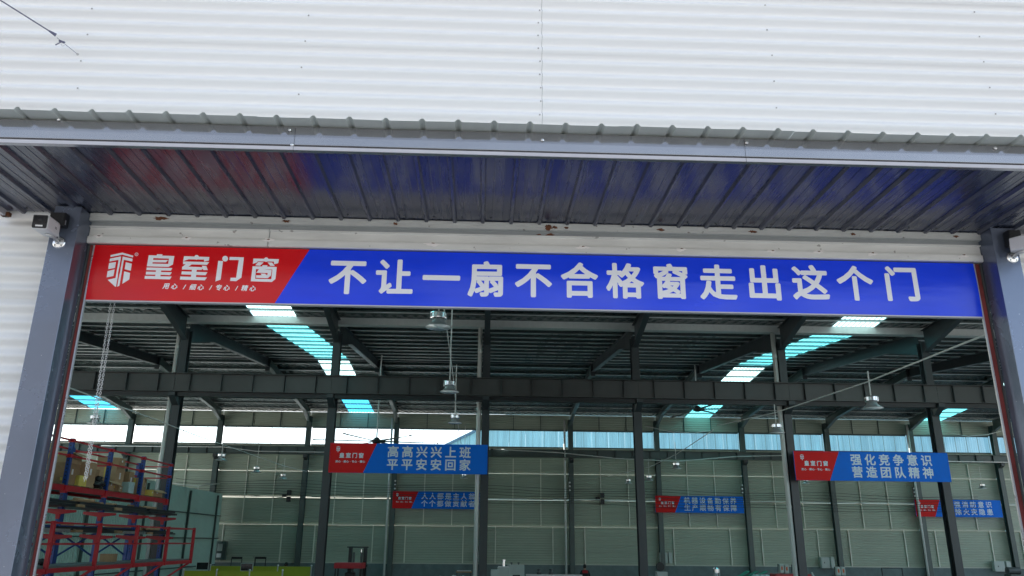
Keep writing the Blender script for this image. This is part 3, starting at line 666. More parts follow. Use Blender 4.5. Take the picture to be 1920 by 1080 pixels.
# ------------------------------------------------------------------ back wall
bw = thing('back_wall', 'green grey corrugated back wall with cream girts above a grey plinth', 'wall', (3, 55.1, 0)); oW = (3, 55.1, 0)
def wp(mb, n, m): return off(mb, oW).obj(n, m, bw)
def hrib(x0, x1, z0, z1, p, y):
    mb = MB(); z = z0; pr = [(0, z0)]
    while z < z1 - .01:
        e = min(z + p, z1); h = e - z
        pr += [(0, z + h * .55), (-.022, z + h * .63), (-.022, z + h * .9), (0, e)]; z = e
    n = len(pr); mb.v = [(x0, y + a, b) for a, b in pr] + [(x1, y + a, b) for a, b in pr]; mb.f = [(i, i + n, i + 1 + n, i + 1) for i in range(n - 1)]; return mb
XW0, XW1 = -35.88, 42.12
for k in range(-6, 7):
    a, b = FX(k), FX(k + 1)
    for z0, z1_ in ((1.45, 3.82), (3.88, 5.56), (5.64, 7.30), (7.36, 9.04), (10.30, 11.33)):
        wp(hrib(a + .0, b - .004, z0, z1_, .155, 55.1), 'wall_sheet', M['inwall'])
    for z, c in ((1.45, 'girt'), (3.85, 'girt'), (5.6, 'girt'), (7.33, 'girt'), (9.06, 'girt'), (10.28, 'girt')):
        wp(MB().box(a + .16, b - .16, 55.0, 55.075, z - .03, z + .03), 'girt', M['girt'] if z in (3.85, 5.6, 1.45, 7.33) else M['steel_g'])
    for xo in (.9, 4.75): wp(MB().box(a + xo - .035, a + xo + .035, 54.995, 55.07, 1.485, 3.815), 'girt_post', M['girt_post'])
    for xo in (2.05, 3.95): wp(MB().box(a + xo - .03, a + xo + .03, 54.995, 55.07, 3.885, 5.565), 'girt_post', M['girt_post']); wp(MB().box(a + xo - .03, a + xo + .03, 54.995, 55.07, 5.635, 8.3), 'girt_post', M['girt_post'])
    for xo in (2.05, 3.95): wp(MB().box(a + xo - .02, a + xo + .02, 55.0, 55.07, 10.315, 11.3), 'girt_post', M['steel_g'])
    # window strip
    f = MB(); f.box(a + .16, b - .16, 55.08, 55.13, 9.09, 9.13); f.box(a + .16, b - .16, 55.08, 55.13, 10.21, 10.25); f.obj; wf = wp(f, 'window_frame', M['steel_g'])
    xx = a + .16; n = 7; wdt = (6 - .32) / n
    for i in range(n):
        mb = MB(); mb.add([(xx + .008, 55.105, 9.13), (xx + wdt - .008, 55.105, 9.13), (xx + wdt - .008, 55.105, 10.21), (xx + .008, 55.105, 10.21)], [(0, 1, 2, 3)]); off(mb, oW); pn = link('pane', mb.mesh('pane', M['pane']), wf)
        mb = MB(); mb.box(xx + wdt - .008, xx + wdt + .008, 55.09, 55.12, 9.131, 10.209); off(mb, oW); link('mullion', mb.mesh('mullion', M['steel_g']), wf)
        xx += wdt
wp(MB().box(XW0, XW1, 54.98, 55.35, 0, 1.42), 'plinth', M['plinth'])

# partition of pale green sheet along the left side, behind the rack
pt_ = thing('side_partition', 'pale green ribbed partition running to the back wall behind the rack', 'partition', (-17.1, 40, 0)); oP = (-17.1, 40, 0)
y = 24.0
while y < 54.2:
    y1 = min(y + 1.02, 54.3); mb = MB(); pr = []; yy = y
    while yy < y1 - .02:
        e = min(yy + .204, y1); pr += [(0, yy), (0, yy + (e - yy) * .66), (.045, yy + (e - yy) * .74), (.045, yy + (e - yy) * .92)]; yy = e
    pr.append((0, y1)); n = len(pr)
    for z in (0, 5.7): mb.v += [(-17.1 + a, b, z) for a, b in pr]
    mb.f = [(i, i + 1, i + 1 + n, i + n) for i in range(n - 1)]; off(mb, oP).obj('partition_sheet', M['partition'], pt_); y = y1 + .002
for z in (1.3, 2.9, 4.3): off(MB().box(-17.03, -16.98, 24, 54.3, z - .03, z + .03), oP).obj('partition_rail', M['steel_g'], pt_)
for y in (30.0, 36, 42, 48.2, 53.2): off(MB().box(-17.03, -16.93, y - .05, y + .05, 0, 5.55), oP).obj('partition_post', M['steel_g'], pt_)

# neighbour hall seen through the window strip
nb = thing('neighbour_hall', 'blue corrugated neighbouring hall seen through the back window strip', 'building', (25, 72, 0)); oN = (25, 72, 0)
xx = -3.6
while xx < 62:
    x1 = xx + 1.5; zt0 = min(10.8 + (xx + 3.6) * .5, 19); zt1 = min(10.8 + (x1 + 3.6) * .5, 19)
    mb = MB(); n = 7; pr = []
    for i in range(n):
        u = xx + (x1 - xx) * i / n; w2 = (x1 - xx) / n; pr += [(u, 0), (u + w2 * .7, 0), (u + w2 * .78, -.035), (u + w2 * .94, -.035)]
    pr.append((x1, 0)); N_ = len(pr)
    mb.v = [(a, 72 + b, 0) for a, b in pr] + [(a, 72 + b, min(10.8 + (a + 3.6) * .5, 19)) for a, b in pr]; mb.f = [(i, i + 1, i + 1 + N_, i + N_) for i in range(N_ - 1)]
    off(mb, oN).obj('cladding_sheet', M['nb_blue'], nb); xx = x1 + .01
off(MB().prism_y([(-3.9, 10.65), (12.9, 19.05), (62, 19.05), (62, 19.25), (12.7, 19.25), (-3.9, 10.9)], 71.7, 95), oN).obj('roof', M['nb_roof'], nb)
off(MB().box(-3.5, 62, 94, 94.2, 0, 10.6), oN).obj('rear_wall', M['nb_blue'], nb)

# unseen hall added behind the viewer at left, shaped for the door post reflection
oh = thing('added_hall', 'unseen hall added across the yard for the left door post to mirror', 'building', (-42, -34, 0))
M['added_wall'] = mat('added_hall_wall', (.22, .21, .20), .6, var=.08)
MB().box(-34, 34, -20, 0, 0, 17).obj('wall', M['added_wall'], oh); MB().prism_x([(-20.4, 17.02), (.4, 17.02), (-10, 19)], -34.4, 34.4).obj('roof', M['nb_roof'], oh)
for i in range(11):
    f_ = MB().box(-32 + 6 * i, -28 + 6 * i, .0, .06, 7.5, 9.5).obj('window', M['alu'], oh); MB().box(-31.9 + 6 * i, -28.1 + 6 * i, .061, .07, 7.6, 9.4).obj('pane', M['screen'], f_)
for i in range(4): MB().box(-26 + 16 * i, -21 + 16 * i, .0, .08, 0, 5).obj('door', M['post'], oh)
# ------------------------------------------------------------------ slogan boards
def board(lb, xa, xb, z0, z1_, y, rows, u0, du, em, bold=.026):
    W, H = xb - xa, z1_ - z0; t = thing('slogan_board', lb, 'sign', (xa, y, z0), 'red and blue slogan boards in the hall')
    MB().prism_y([(0, 0), (W * .215, 0), (W * .29, H), (0, H)], -.03, 0).obj('red_panel', M['sign_red'], t)
    MB().prism_y([(W * .2155, 0), (W, 0), (W, H), (W * .2905, H)], -.03, 0).obj('blue_panel', M['sign_blue'], t)
    fr = MB(); fr.box(-.02, W + .02, -.036, .03, -.03, -.001); fr.box(-.02, W + .02, -.036, .03, H + .001, H + .03); fr.box(-.03, -.001, -.036, .03, -.03, H + .03); fr.box(W + .001, W + .03, -.036, .03, -.03, H + .03); fr.obj('frame', M['sign_blue'], t)
    ff = MB(); ff.box(-.032, W * .215, -.037, -.0365, -.03, -.002); ff.box(-.032, W * .29, -.037, -.0365, H + .002, H + .03); ff.box(-.032, -.001, -.0375, -.0365, -.03, H + .03); ff.obj('red_edge', M['sign_red'], t)
    mb = MB()
    for j, row in enumerate(rows):
        for i, ch in enumerate(row): put_glyph(mb, ch, W * (u0 + du * i), H * (.735 if j == 0 else .285), -.0325, em, bold)
    mb.obj('slogan_lettering', M['sign_white'], t)
    mb = MB()
    for i, ch in enumerate('皇室门窗'): put_glyph(mb, ch, W * (.073 + .041 * i), H * .585, -.0325, H * .19, .035)
    for i, ch in enumerate('用心·细心·专心·精心'): put_glyph(mb, ch, W * (.043 + .0172 * i + (0 if i < 99 else 0)), H * .37, -.0325, H * .092, .03)
    mb.obj('brand_lettering', M['sign_white'], t)['kind'] = 'stuff'
    # little shield emblem
    mb = MB(); s_ = H * .22; cx, cz = W * .047, H * .80
    for P in ([(-.3, .38), (0, .5), (.3, .38), (.3, .28), (0, .4), (-.3, .28)], [(-.3, .2), (-.1, .26), (-.1, .02), (-.3, -.03)], [(-.3, -.1), (-.1, -.05), (-.1, -.3), (-.26, -.25)], [(.3, .2), (.1, .26), (.1, .02), (.3, -.03)], [(.3, -.1), (.1, -.05), (.1, -.3), (.26, -.25)], [(-.05, .27), (.05, .27), (.05, -.48), (-.05, -.48)]):
        mb.add([(cx + a * s_, -.0325, cz + b * s_) for a, b in P], [tuple(range(len(P)))])
    mb.obj('emblem', M['sign_white'], t)
board('near slogan board left of the central downpipe, two rows of six pale characters', -5.70, .19, 5.27, 6.31, 30.38, ('高高兴兴上班', '平平安安回家'), .398, .0925, .44)
board('near slogan board at right, hung between two dark columns, six characters a row', 12.05, 18.04, 5.19, 6.23, 30.38, ('强化竞争意识', '营造团队精神'), .398, .0925, .44)
board('far slogan board partly behind the central white downpipe, seven characters a row', -5.85, -.12, 4.94, 5.99, 54.5, ('人人都是主人翁', '个个都做贡献者'), .365, .0915, .44, .018)
board('far slogan board right of centre between two back columns, seven characters a row', 11.8, 17.75, 4.85, 5.88, 54.5, ('机器设备勤保养', '生产顺畅有保障'), .358, .0885, .44, .018)
board('far slogan board at right, half hidden by a near dark column', 29.65, 35.6, 4.75, 5.82, 54.5, ('增强消防意识', '消除火灾隐患'), .398, .0925, .44, .018)

# ------------------------------------------------------------------ high bay lamps and their conduits
def make_lamp(loc, label, stem=.55):
    t = thing('high_bay_lamp', label, 'lamp', loc, 'high bay lamps hanging in the hall')
    MB().lathe([(.10, .16), (.135, .16), (.14, .145), (.14, .07), (.135, .055), (.10, .055)], n=18).obj('driver_housing', M['chrome'], t, smooth=False)
    fins = MB()
    for k in range(18):
        a = 2 * math.pi * k / 18; fins.bar((.138 * math.cos(a), .138 * math.sin(a), .075), (.138 * math.cos(a), .138 * math.sin(a), .14), .006, .012)
    fins.obj('cooling_fins', M['silver'], t)
    MB().lathe([(.100, .052), (.104, .03), (.120, -.01), (.155, -.045), (.222, -.082), (.222, -.089), (.155, -.053), (.115, -.015), (.095, .03)], n=24).obj('lamp_shade', M['shade'], t, smooth=True)
    MB().lathe([(.214, -.0885), (.19, -.078), (.15, -.066), (.02, -.062)], n=24).obj('reflector', M['inner'], t, smooth=True)
    MB().tube([(0, 0, .16), (0, 0, .16 + stem)], .014, 8).obj('stem', M['pipe'], t)
    return t
P0 = lambda px, py, Y: at(px, py, Y)
LAMPS = [((822, 604), 12.6, 2.6, 'nearest high bay lamp with a white stem, just below the banner'), ((843, 728), 17.8, 2.6, 'high bay lamp in front of the crane beam, below the nearest one'), ((853, 788), 24.5, 1.6, 'high bay lamp before the bright window strip left of the central downpipe'),
 ((870, 894), 44, 2.6, 'tiny high bay lamp between the two left slogan boards'),
 ((1635, 758), 16.2, .55, 'large high bay lamp at right above the slogan board'), ((1456, 806), 21.8, .55, 'high bay lamp just left of the right downpipe'), ((1268, 875), 34.6, .9, 'high bay lamp between the bare column and the back slogan board'),
 ((1217, 898), 42, .9, 'small high bay lamp peeping past the bare column right side'), ((1178, 904), 46.5, .6, 'small high bay lamp left of the bare right-of-centre column'), ((1511, 904), 44, .5, 'small high bay lamp under the right slogan board red end'),
 ((178, 789), 24.5, .4, 'high bay lamp behind the hanging chain'), ((415, 859), 31.2, 1.0, 'high bay lamp right of the near left column'), ((481, 882), 37.8, 1.0, 'middle one of three small lamps left of the slogan board'), ((531, 895), 43.6, .85, 'small high bay lamp nearest the left slogan board'),
 ((1842, 913), 46, 1.0, 'small high bay lamp above the far right slogan board')]
for (p, Y, st, lb) in LAMPS:
    q = P0(*p, Y); make_lamp((q.x, q.y, q.z), lb, st)
def line(name, lb, cat, pts, r, m, grp=None, n=6):
    t = Vector(pts[0]); mb = MB(); mb.tube([Vector(p) - t for p in pts], r, n); o = mb.obj(name, m, None, smooth=True); o.location = t; tag(o, lb, cat, grp); return o
line('conduit', 'white conduit carrying the three small lamps left of the slogan board', 'conduit', [P0(100, 716, 15.5), P0(300, 790, 23), P0(372, 818, 28.4), P0(451, 845, 34), P0(533, 874, 41.5), P0(575, 884, 47)], .015, M['pipe'])
line('conduit', 'white conduit sloping from the right door post past the large lamp', 'conduit', [P0(1862, 622, 9.5), P0(1626, 716, 16.2), P0(1456, 773, 21.8), P0(1345, 798, 27)], .015, M['pipe'])
line('conduit', 'pale conduit above the back slogan board right of the bare column', 'conduit', [P0(1338, 806, 30), P0(1268, 852, 34.6), P0(1217, 876, 42), P0(1140, 893, 50)], .015, M['pipe'])
line('cable', 'pale cable running up between the central lamps', 'cable', [P0(832, 574, 12.8), P0(841, 640, 16.5), P0(852, 722, 19), P0(856, 780, 24.5), P0(866, 840, 34)], .010, M['pipe'])
line('cable', 'loose white cable sagging along the back crane beam at left', 'cable', [P0(190, 836, 54.1), P0(420, 838, 54.1), P0(480, 846, 54.1), P0(620, 848, 54.1), P0(740, 848, 54.1), P0(920, 842, 54.1)], .035, M['pipe'])
line('cable', 'loose white cable sagging along the back crane beam at right', 'cable', [P0(925, 842, 54.1), P0(1050, 849, 54.1), P0(1160, 860, 54.1), P0(1270, 865, 54.1), P0(1380, 856, 54.1), P0(1470, 854, 54.1), P0(1600, 862, 54.1), P0(1900, 867, 54.1)], .035, M['pipe'])
line('cable', 'white cable end drooping over the back window strip near the ceiling fan', 'cable', [P0(1210, 799, 50), P0(1255, 809, 50), P0(1300, 812, 50), P0(1333, 807, 50)], .02, M['pipe'])
line('cable', 'white cable drooping over the window strip at far right', 'cable', [P0(1775, 812, 50), P0(1815, 818, 50), P0(1850, 815, 50), P0(1880, 808, 50)], .02, M['pipe'])
line('cable', 'white tube looping between the rack end and the partition corner', 'cable', [P0(318, 905, 50), P0(345, 909, 50), P0(372, 911, 50), P0(388, 908, 50), P0(412, 907, 53)], .025, M['pipe'])
line('cable', 'thin white drop tube hanging before the pale green partition', 'cable', [P0(372, 911, 50), P0(366, 960, 50), P0(360, 1010, 50), P0(353, 1062, 50)], .022, M['pipe'])
rw = random.Random(3)
for i in range(7):
    y0 = 898 + i * 5; pts = [P0(330 + 32 * j, y0 + 2.2 * math.sin(j * .62 + i * .4) + j * .75 + rw.uniform(-.6, .6), 53.9 + .05 * i) for j in range(48)]
    line('power_wire', ('uppermost', 'second', 'third', 'middle', 'fifth', 'sixth', 'lowest')[i] + ' of the seven thin dark wires strung across the back wall', 'wire', pts, .012, M['wire'], 'thin wires across the back wall', 5)
# wall speakers and lights
for (px, py, lb) in ((542, 930, 'small black wall speaker left of the near slogan board'), (1129, 935, 'small black wall speaker right of the centre')):
    q = P0(px, py, 54.9); t = thing('wall_speaker', lb, 'speaker', (q.x, 54.9, q.z), 'black wall speakers')
    MB().box(-.13, .13, -.18, .05, .05, .38).obj('upper_box', M['black'], t, bevel=.02); MB().box(-.13, .13, -.18, .05, -.38, -.05).obj('lower_box', M['black'], t, bevel=.02); MB().box(-.45, -.16, -.1, .05, -.05, .1).obj('side_box', M['black'], t, bevel=.02)
for (px, py, lb) in ((741, 909, 'row of insulators on the back column left of the far slogan board'), (1068, 912, 'row of insulators on the back column right of centre'), (1391, 917, 'row of insulators on the back column above the middle far board'), (1713, 923, 'row of insulators above the far right slogan board')):
    q = P0(px, py, 54.5); t = thing('insulator_rack', lb, 'insulator', (q.x, 54.5, q.z), 'insulator racks on the back columns')
    MB().box(-.05, .05, -.02, .04, -.35, .35).obj('bracket', M['mach_dk'], t)
    for z in (-.25, 0, .25): MB().lathe([(.03, -.05), (.06, -.02), (.06, .02), (.03, .05)], (0, -.09, z), 10).obj('insulator', M['white'], t)

# ------------------------------------------------------------------ big ceiling fans
def fan(p, Y, diam, rot, lb, blades=6):
    q = P0(*p, Y); t = thing('ceiling_fan', lb, 'ceiling fan', tuple(q), 'large ceiling fans'); zt = zr(Y) - .2 - q.z
    MB().tube([(0, 0, .15), (0, 0, zt)], .035, 8).obj('rod', M['pipe'], t)
    MB().lathe([(.10, .2), (.16, .12), (.24, .08), (.24, -.04), (.14, -.1), (.06, -.12)], n=18).obj('hub', M['black'], t)
    for k in range(blades):
        a = rot + 2 * math.pi * k / blades; mb = MB(); L = diam / 2
        mb.add([(.15, -.07, .03), (L, -.06, -.01), (L, .06, .01), (.15, .07, -.02), (.15, -.07, .05), (L, -.06, .005), (L, .06, .025), (.15, .07, .0)], [(3, 2, 1, 0), (4, 5, 6, 7), (0, 1, 5, 4), (1, 2, 6, 5), (2, 3, 7, 6), (3, 0, 4, 7)])
        o = mb.obj('blade', M['mach_dk'], t); o.rotation_euler.z = a
        tp = MB().box(L - .02, L + .05, -.065, .065, -.02, .035).obj('blade_tip', M['red_cloth'] if k == 0 else M['mach_dk'], o)
    for k in range(4):
        a = k * math.pi / 2 + .5; MB().tube([(.03, 0, zt * .6), (1.4 * math.cos(a), 1.4 * math.sin(a), zt)], .006, 4).obj('stay_wire', M['wire'], t)
fan((706, 828), 40, 6.1, R(8), 'large black ceiling fan hub just above the left slogan board')
fan((1308, 768), 42, 6.0, R(-76), 'large ceiling fan with red blade tip before the skylight at right')

# ------------------------------------------------------------------ storage rack with walkway at left
rk = thing('storage_rack', 'blue and red two storey storage rack with a railed walkway at left', 'rack', (-11.2, 24.6, 0)); oK = (-11.2, 24.6, 0)
def kp(mb, n, m, bevel=0): return off(mb, oK).obj(n, m, rk, bevel=bevel)
RY = [17.4 + 2.4 * i for i in range(6)]   # 17.4 .. 29.4
XF, XB = -11.2, -12.35
upr = {}
for y in RY:
    for x, hgt in ((XF, 5.42), (XB, 5.42)):
        mb = MB(); mb.box(x - .055, x + .055, y - .05, y - .02, 0, hgt); mb.box(x - .055, x - .03, y - .0199, y + .05, 0, hgt); mb.box(x + .03, x + .055, y - .0199, y + .05, 0, hgt)
        o = kp(mb, 'upright', M['rack_blue'])
        if x == XF and y > 21:
            ho = MB(); z = 2.4
            while z < 5.3: ho.box(x - .018, x + .018, y - .0525, y - .0505, z, z + .035); z += .1
            h_ = MB(); h_.v = [(a - oK[0], b - oK[1], c - oK[2]) for a, b, c in ho.v]; h_.f = ho.f; h_.obj('upright_slots', M['black'], o)['kind'] = 'stuff'
for i in range(5):
    a, b = RY[i] + .052, RY[i + 1] - .052
    kp(MB().box(XB + .04, XF - .04, a + .03, b - .03, 4.10, 4.17), 'shelf_underside', M['black'])
    for x in (XF, XB):
        for z, h, t_ in ((5.36, .05, .05), (4.95, .05, .05), (4.10, .15, .06)):
            nm = 'rail_beam' if h < .1 else 'shelf_beam'
            kp(MB().box(x - t_ / 2, x + t_ / 2, a, b, z - h / 2, z + h / 2), nm, M['rack_red'], .006)
        kp(MB().box(x - .02, x + .02, a, b, 3.08, 3.14), 'tie_beam', M['rack_blue'])
    for z in (4.14,):
        for j in range(6): kp(MB().box(XB - .1, XF + .06, a + .05 + j * .38, a + .30 + j * .38, 4.178, 4.20), 'shelf_board', M['wood'])
    # cross braces at the back
    kp(MB().bar((XB, a, 2.3), (XB, b, 3.0), .03, .05), 'brace', M['rack_blue']); kp(MB().bar((XB - .04, a, 3.0), (XB - .04, b, 2.3), .03, .05), 'brace', M['rack_blue'])
    kp(MB().bar((XF - .02, a, .6), (XF - .02, b, 2.0), .03, .05), 'brace', M['rack_blue'])
for i, y in enumerate(RY):
    for z in (3.50, 2.86):
        kp(MB().prism_y([(XF - .48, z + .07), (XF + .46, z + .03), (XF + .46, z - .03), (XF, z - .09), (XF - .48, z - .01)], y - .12, y - .053), 'cantilever_arm', M['rack_red'], .006)
        kp(MB().prism_y([(XF - .06, z - .08), (XF + .06, z - .08), (XF + .04, z - .2), (XF - .04, z - .2)], y - .10, y - .054), 'arm_bracket', M['rack_red'])
    for z in (4.10, 4.95, 5.36): kp(MB().box(XF - .07, XF + .07, y - .068, y + .052, z - .13 if z < 4.5 else z - .05, z + .07 if z < 4.5 else z + .04), 'beam_connector', M['rack_red'])
    for z in (5.30, 4.90): kp(MB().box(XB + .05, XF - .05, y + .06, y + .10, z - .02, z + .02), 'side_rail', M['rack_red']) if i in (3, 5) else None
# walkway
WX = -10.06; WY = [17.35 + 2.4 * i for i in range(6)]
for i, y in enumerate(WY):
    kp(MB().box(WX - .045, WX + .045, y - .045, y + .045, 2.02, 3.20), 'railing_post', M['rack_red'], .006)
    kp(MB().bar((WX, y + .05, 2.08), (XF + .06, y + .05, 1.35), .05, .06), 'bracket_strut', M['rack_red'])
    kp(MB().box(XF + .06, WX - .05, y - .03, y + .03, 2.03, 2.13), 'bracket_arm', M['rack_red'])
    if i < 5:
        a, b = y + .047, WY[i + 1] - .047
        for z in (3.16, 2.68): kp(MB().box(WX - .022, WX + .022, a, b, z - .022, z + .022), 'handrail', M['rack_red'])
        kp(MB().box(WX - .03, WX + .03, a, b, 2.03, 2.13), 'edge_beam', M['rack_red'])
        kp(MB().box(XF + .02, WX - .032, a - .04, b + .04, 2.135, 2.175), 'deck_plate', M['deck'])
# end rail returning to the rack
for z in (3.16, 2.68): kp(MB().box(XF + .06, WX - .047, WY[-1] - .022, WY[-1] + .022, z - .022, z + .022), 'handrail', M['rack_red'])

# cartons and stock on the rack
def carton(lb, x, y, z, sx, sy, sz, mt, rz=0, tape=True, open_=False, grp='cartons stored on the rack top shelf'):
    t = thing('cardboard_box', lb, 'box', (x, y, z), grp, rz)
    MB().box(-sx / 2, sx / 2, -sy / 2, sy / 2, 0, sz).obj('carton_body', mt, t, bevel=.008)
    if tape: MB().box(-.03, .03, -sy / 2 - .002, -sy / 2 - .0005, sz * .55, sz - .01).obj('tape', M['yellow'], t); MB().box(sx / 2 + .0005, sx / 2 + .002, -.05, .05, sz * .5, sz * .75).obj('paper_label', M['white'], t)
    if open_:
        MB().add([(-sx / 2, -sy / 2, sz + .002), (-sx / 2, sy / 2, sz + .002), (-sx / 2 - .16, sy / 2, sz + .14), (-sx / 2 - .16, -sy / 2, sz + .14)], [(0, 1, 2, 3)]).obj('flap', mt, t)
        MB().add([(sx / 2, -sy / 2, sz + .002), (sx / 2, sy / 2, sz + .002), (sx / 2 + .18, sy / 2, sz - .10), (sx / 2 + .18, -sy / 2, sz - .10)], [(0, 1, 2, 3)]).obj('flap', mt, t)
    return t
SZ = 4.202
carton('tall brown carton stack base at the left shelf end', -11.75, 21.55, SZ, .6, .75, .62, M['carton2'])
carton('yellow ended carton topmost beside the first blue upright', -11.75, 21.5, SZ + .622, .65, .8, .38, M['yellow'])
carton('flat brown carton behind the door post end of the shelf', -11.75, 20.5, SZ + .55, .6, .8, .42, M['carton'], .1)
carton('white and teal packet lying on the shelf by the first upright', -11.45, 21.2 + .0, SZ, .34, .5, .26, M['bag'], .1) if False else None
carton('broad brown carton right of the first blue upright', -11.78, 22.9, SZ, .75, .85, .60, M['carton2'])
carton('upper open carton with torn flap right of the first upright', -11.75, 22.95, SZ + .602, .7, .8, .30, M['carton'], .08, open_=True)
carton('plain carton standing left of the bright blue upright', -11.6, 23.85, SZ, .5, .6, .72, M['carton'], -.05)
carton('low wide carton right of the bright blue upright', -11.7, 25.15, SZ, .8, .85, .30, M['carton'], .06, open_=True)
carton('tall carton in the middle of the third rack bay', -11.8, 26.0, SZ, .7, .6, .80, M['carton'])
carton('carton on top of the tall one in the third bay', -11.8, 26.05, SZ + .802, .65, .55, .26, M['carton2'], .1)
carton('narrow striped carton left of the third upright', -11.55, 26.62, SZ, .4, .36, .68, M['carton2'])
carton('crumpled pale carton right of the third upright', -11.6, 27.6, SZ, .6, .8, .55, M['carton'], .3, open_=True)
carton('open low carton at the right shelf end', -11.6, 28.75, SZ, .65, .75, .24, M['carton'], -.1, open_=True)
carton('mesh topped brown carton at the rear right shelf end', -12.05, 28.6, SZ, .5, .8, .52, M['carton2'])
def heap(name, lb, cat, c, sx, sy, sz, mats, n, seed, grp=None):
    rnd = random.Random(seed); t = thing(name, lb, cat, c, grp)
    for i in range(n):
        x, y = rnd.uniform(-sx, sx), rnd.uniform(-sy, sy); r = rnd.uniform(.08, .14); z = rnd.uniform(0, sz) * (1 - abs(x) / sx * .5)
        mb = MB(); pr = [(r * .55, 0), (r, r * .3), (r * .95, r * .75), (r * .5, r * 1.05), (r * .05, r * 1.1)]; mb.lathe(pr, (0, 0, 0), 9)
        mb.v = [(a * rnd.uniform(.85, 1.2), b * rnd.uniform(.85, 1.2), c_ * rnd.uniform(.8, 1.2)) for a, b, c_ in mb.v]
        o = mb.obj('bag', mats[i % len(mats)], t, smooth=True); o.location = (x, y, z); o.rotation_euler = (rnd.uniform(-.4, .4), rnd.uniform(-.4, .4), rnd.uniform(0, 6))
    return t
heap('packet_heap', 'white and teal packets heaped on the left shelf end', 'packets', (-11.4, 20.9, SZ), .15, .75, .12, [M['white'], M['bag']], 14, 3)
heap('packet_heap', 'blue wrapped packets piled under the yellow ended carton', 'packets', (-11.45, 20.7, SZ + .22), .14, .5, .25, [M['rack_blue'], M['bag'], M['black']], 14, 4)
heap('cable_heap', 'black cable bundle lying beside the bright blue upright', 'cables', (-11.4, 24.3, SZ), .12, .25, .28, [M['black'], M['rubber']], 12, 5)
def stock(lb, y, z, seed, m1, m2):
    rnd = random.Random(seed); t = thing('profile_bundle', lb, 'profiles', (-11.2, y, z), 'window profile bundles on the rack arms')
    x = -.5
    while x < .46:
        w_, h = rnd.uniform(.06, .12), rnd.uniform(.04, .085); L = rnd.uniform(2.0, 2.35); y0 = rnd.uniform(-.25, .1)
        MB().box(x, x + w_ - .008, y0, y0 + L, 0, h).obj('profile', rnd.choice([m1, m1, m2]), t)
        if rnd.random() < .85: MB().box(x - .002, x + w_ - .006, y0 - .06, y0 + .34, -.0 + .001, h + .006).obj('end_wrap', rnd.choice([M['carton'], M['carton2']]), t)
        if rnd.random() < .45: MB().box(x, x + w_ - .008, y0 + .03, y0 + L, h + .01, h + .01 + h * .9).obj('profile', m1, t)
        if rnd.random() < .35: MB().tube([(x + .04, y0 - .1, h * 2 + .06), (x + .03, y0 + .9, h * 2 + .06)], .045, 8).obj('wrapped_roll', M['carton'], t)
        x += w_ + .003
names = ('first', 'second', 'third', 'fourth', 'fifth')
for i in range(5):
    stock(f'dark window profiles with taped ends on the {names[i]} upper rack arms from the door', RY[i] + .1, 3.605, 20 + i, M['profile'], M['profile'])
    stock(f'silver and dark window profiles on the {names[i]} lower rack arms from the door', RY[i] + .1, 2.965, 40 + i, M['profile'], M['profile2'])
for i, (cx_, cy_, sx_, sy_, sz_, mt_, lb_) in enumerate(((-11.45, 22.55, .24, .3, .2, 'carton2', 'small dark carton in front of the broad one by the first upright'), (-11.4, 23.3, .28, .34, .3, 'yellow', 'small yellowish carton before the broad brown one'), (-11.35, 25.6, .3, .4, .18, 'carton2', 'small flat dark carton in front of the low wide one'), (-11.3, 26.35, .26, .3, .34, 'bag', 'pale teal pack before the tall carton of the third bay'), (-11.35, 28.1, .3, .3, .2, 'yellow', 'small yellowish carton near the right shelf end'), (-12.0, 24.9, .5, .6, .62, 'carton2', 'dark carton at the rear behind the bright blue upright'), (-12.0, 27.0, .5, .5, .5, 'carton2', 'dark carton at the rear behind the third upright'))): carton(lb_, cx_, cy_, SZ, sx_, sy_, sz_, M[mt_], .15 * (-1) ** i, tape=i % 2 == 0)
q = (-10.75, 24.5, 2.176); t = carton('small brown crate on the walkway deck behind the second railing post', *q, .35, .35, .22, M['carton2'], tape=False, grp=None)
heap('black_bag', 'black bag lying on the walkway deck near the door', 'bag', (-10.8, 20.6, 2.176), .2, .3, .06, [M['black']], 5, 9)

# ------------------------------------------------------------------ floor level things seen along the lower edge
def office_board(lb, xa, xb, y, h, n):
    t = thing('office_partition', lb, 'partition', ((xa + xb) / 2, y, 0), 'low lime yellow partitions'); L = (xb - xa); c = (xa + xb) / 2
    for i in range(n):
        MB().box(xa - c + L * i / n + .03, xa - c + L * (i + 1) / n - .03, -.02, .02, .1, h).obj('partition_board', M['board'], t)
    for i in range(n + 1): MB().box(xa - c + L * i / n - .025, xa - c + L * i / n + .025, -.03, .03, 0, h + .02).obj('post', M['alu'], t); MB().lathe([(.03, 0), (.05, .03), (.03, .07)], (xa - c + L * i / n, 0, h + .02), 10).obj('post_cap', M['white'], t)
a = P0(395, 1061, 44); b = P0(584, 1062, 44); office_board('rear lime yellow partition board behind the monitors', a.x, b.x, 44, a.z, 3)
a = P0(345, 1070, 39); b = P0(530, 1071, 39); office_board('front lime yellow partition board at the lower edge', a.x, b.x, 39, a.z, 3)
def monitor(px, py, Y, lb):
    q = P0(px, py, Y); t = thing('desk_monitor', lb, 'monitor', (q.x, Y, q.z - .28), 'monitors on the office desks')
    MB().box(-.30, .30, -.03, .03, .06, .44).obj('monitor_case', M['machine'], t, bevel=.01); MB().box(-.27, .27, -.036, -.031, .09, .41).obj('screen', M['screen'], t); MB().box(-.04, .04, -.02, .03, -.1, .06).obj('stand', M['machine'], t)
    MB().box(-.15, .15, -.1, .1, -.115, -.101).obj('foot', M['machine'], t); return t
ma = monitor(380, 1060, 41.5, 'monitor with pale case at the left end of the yellow partitions'); mb_ = monitor(463, 1062, 41.5, 'monitor with a bright reflection in the middle of the yellow partitions')
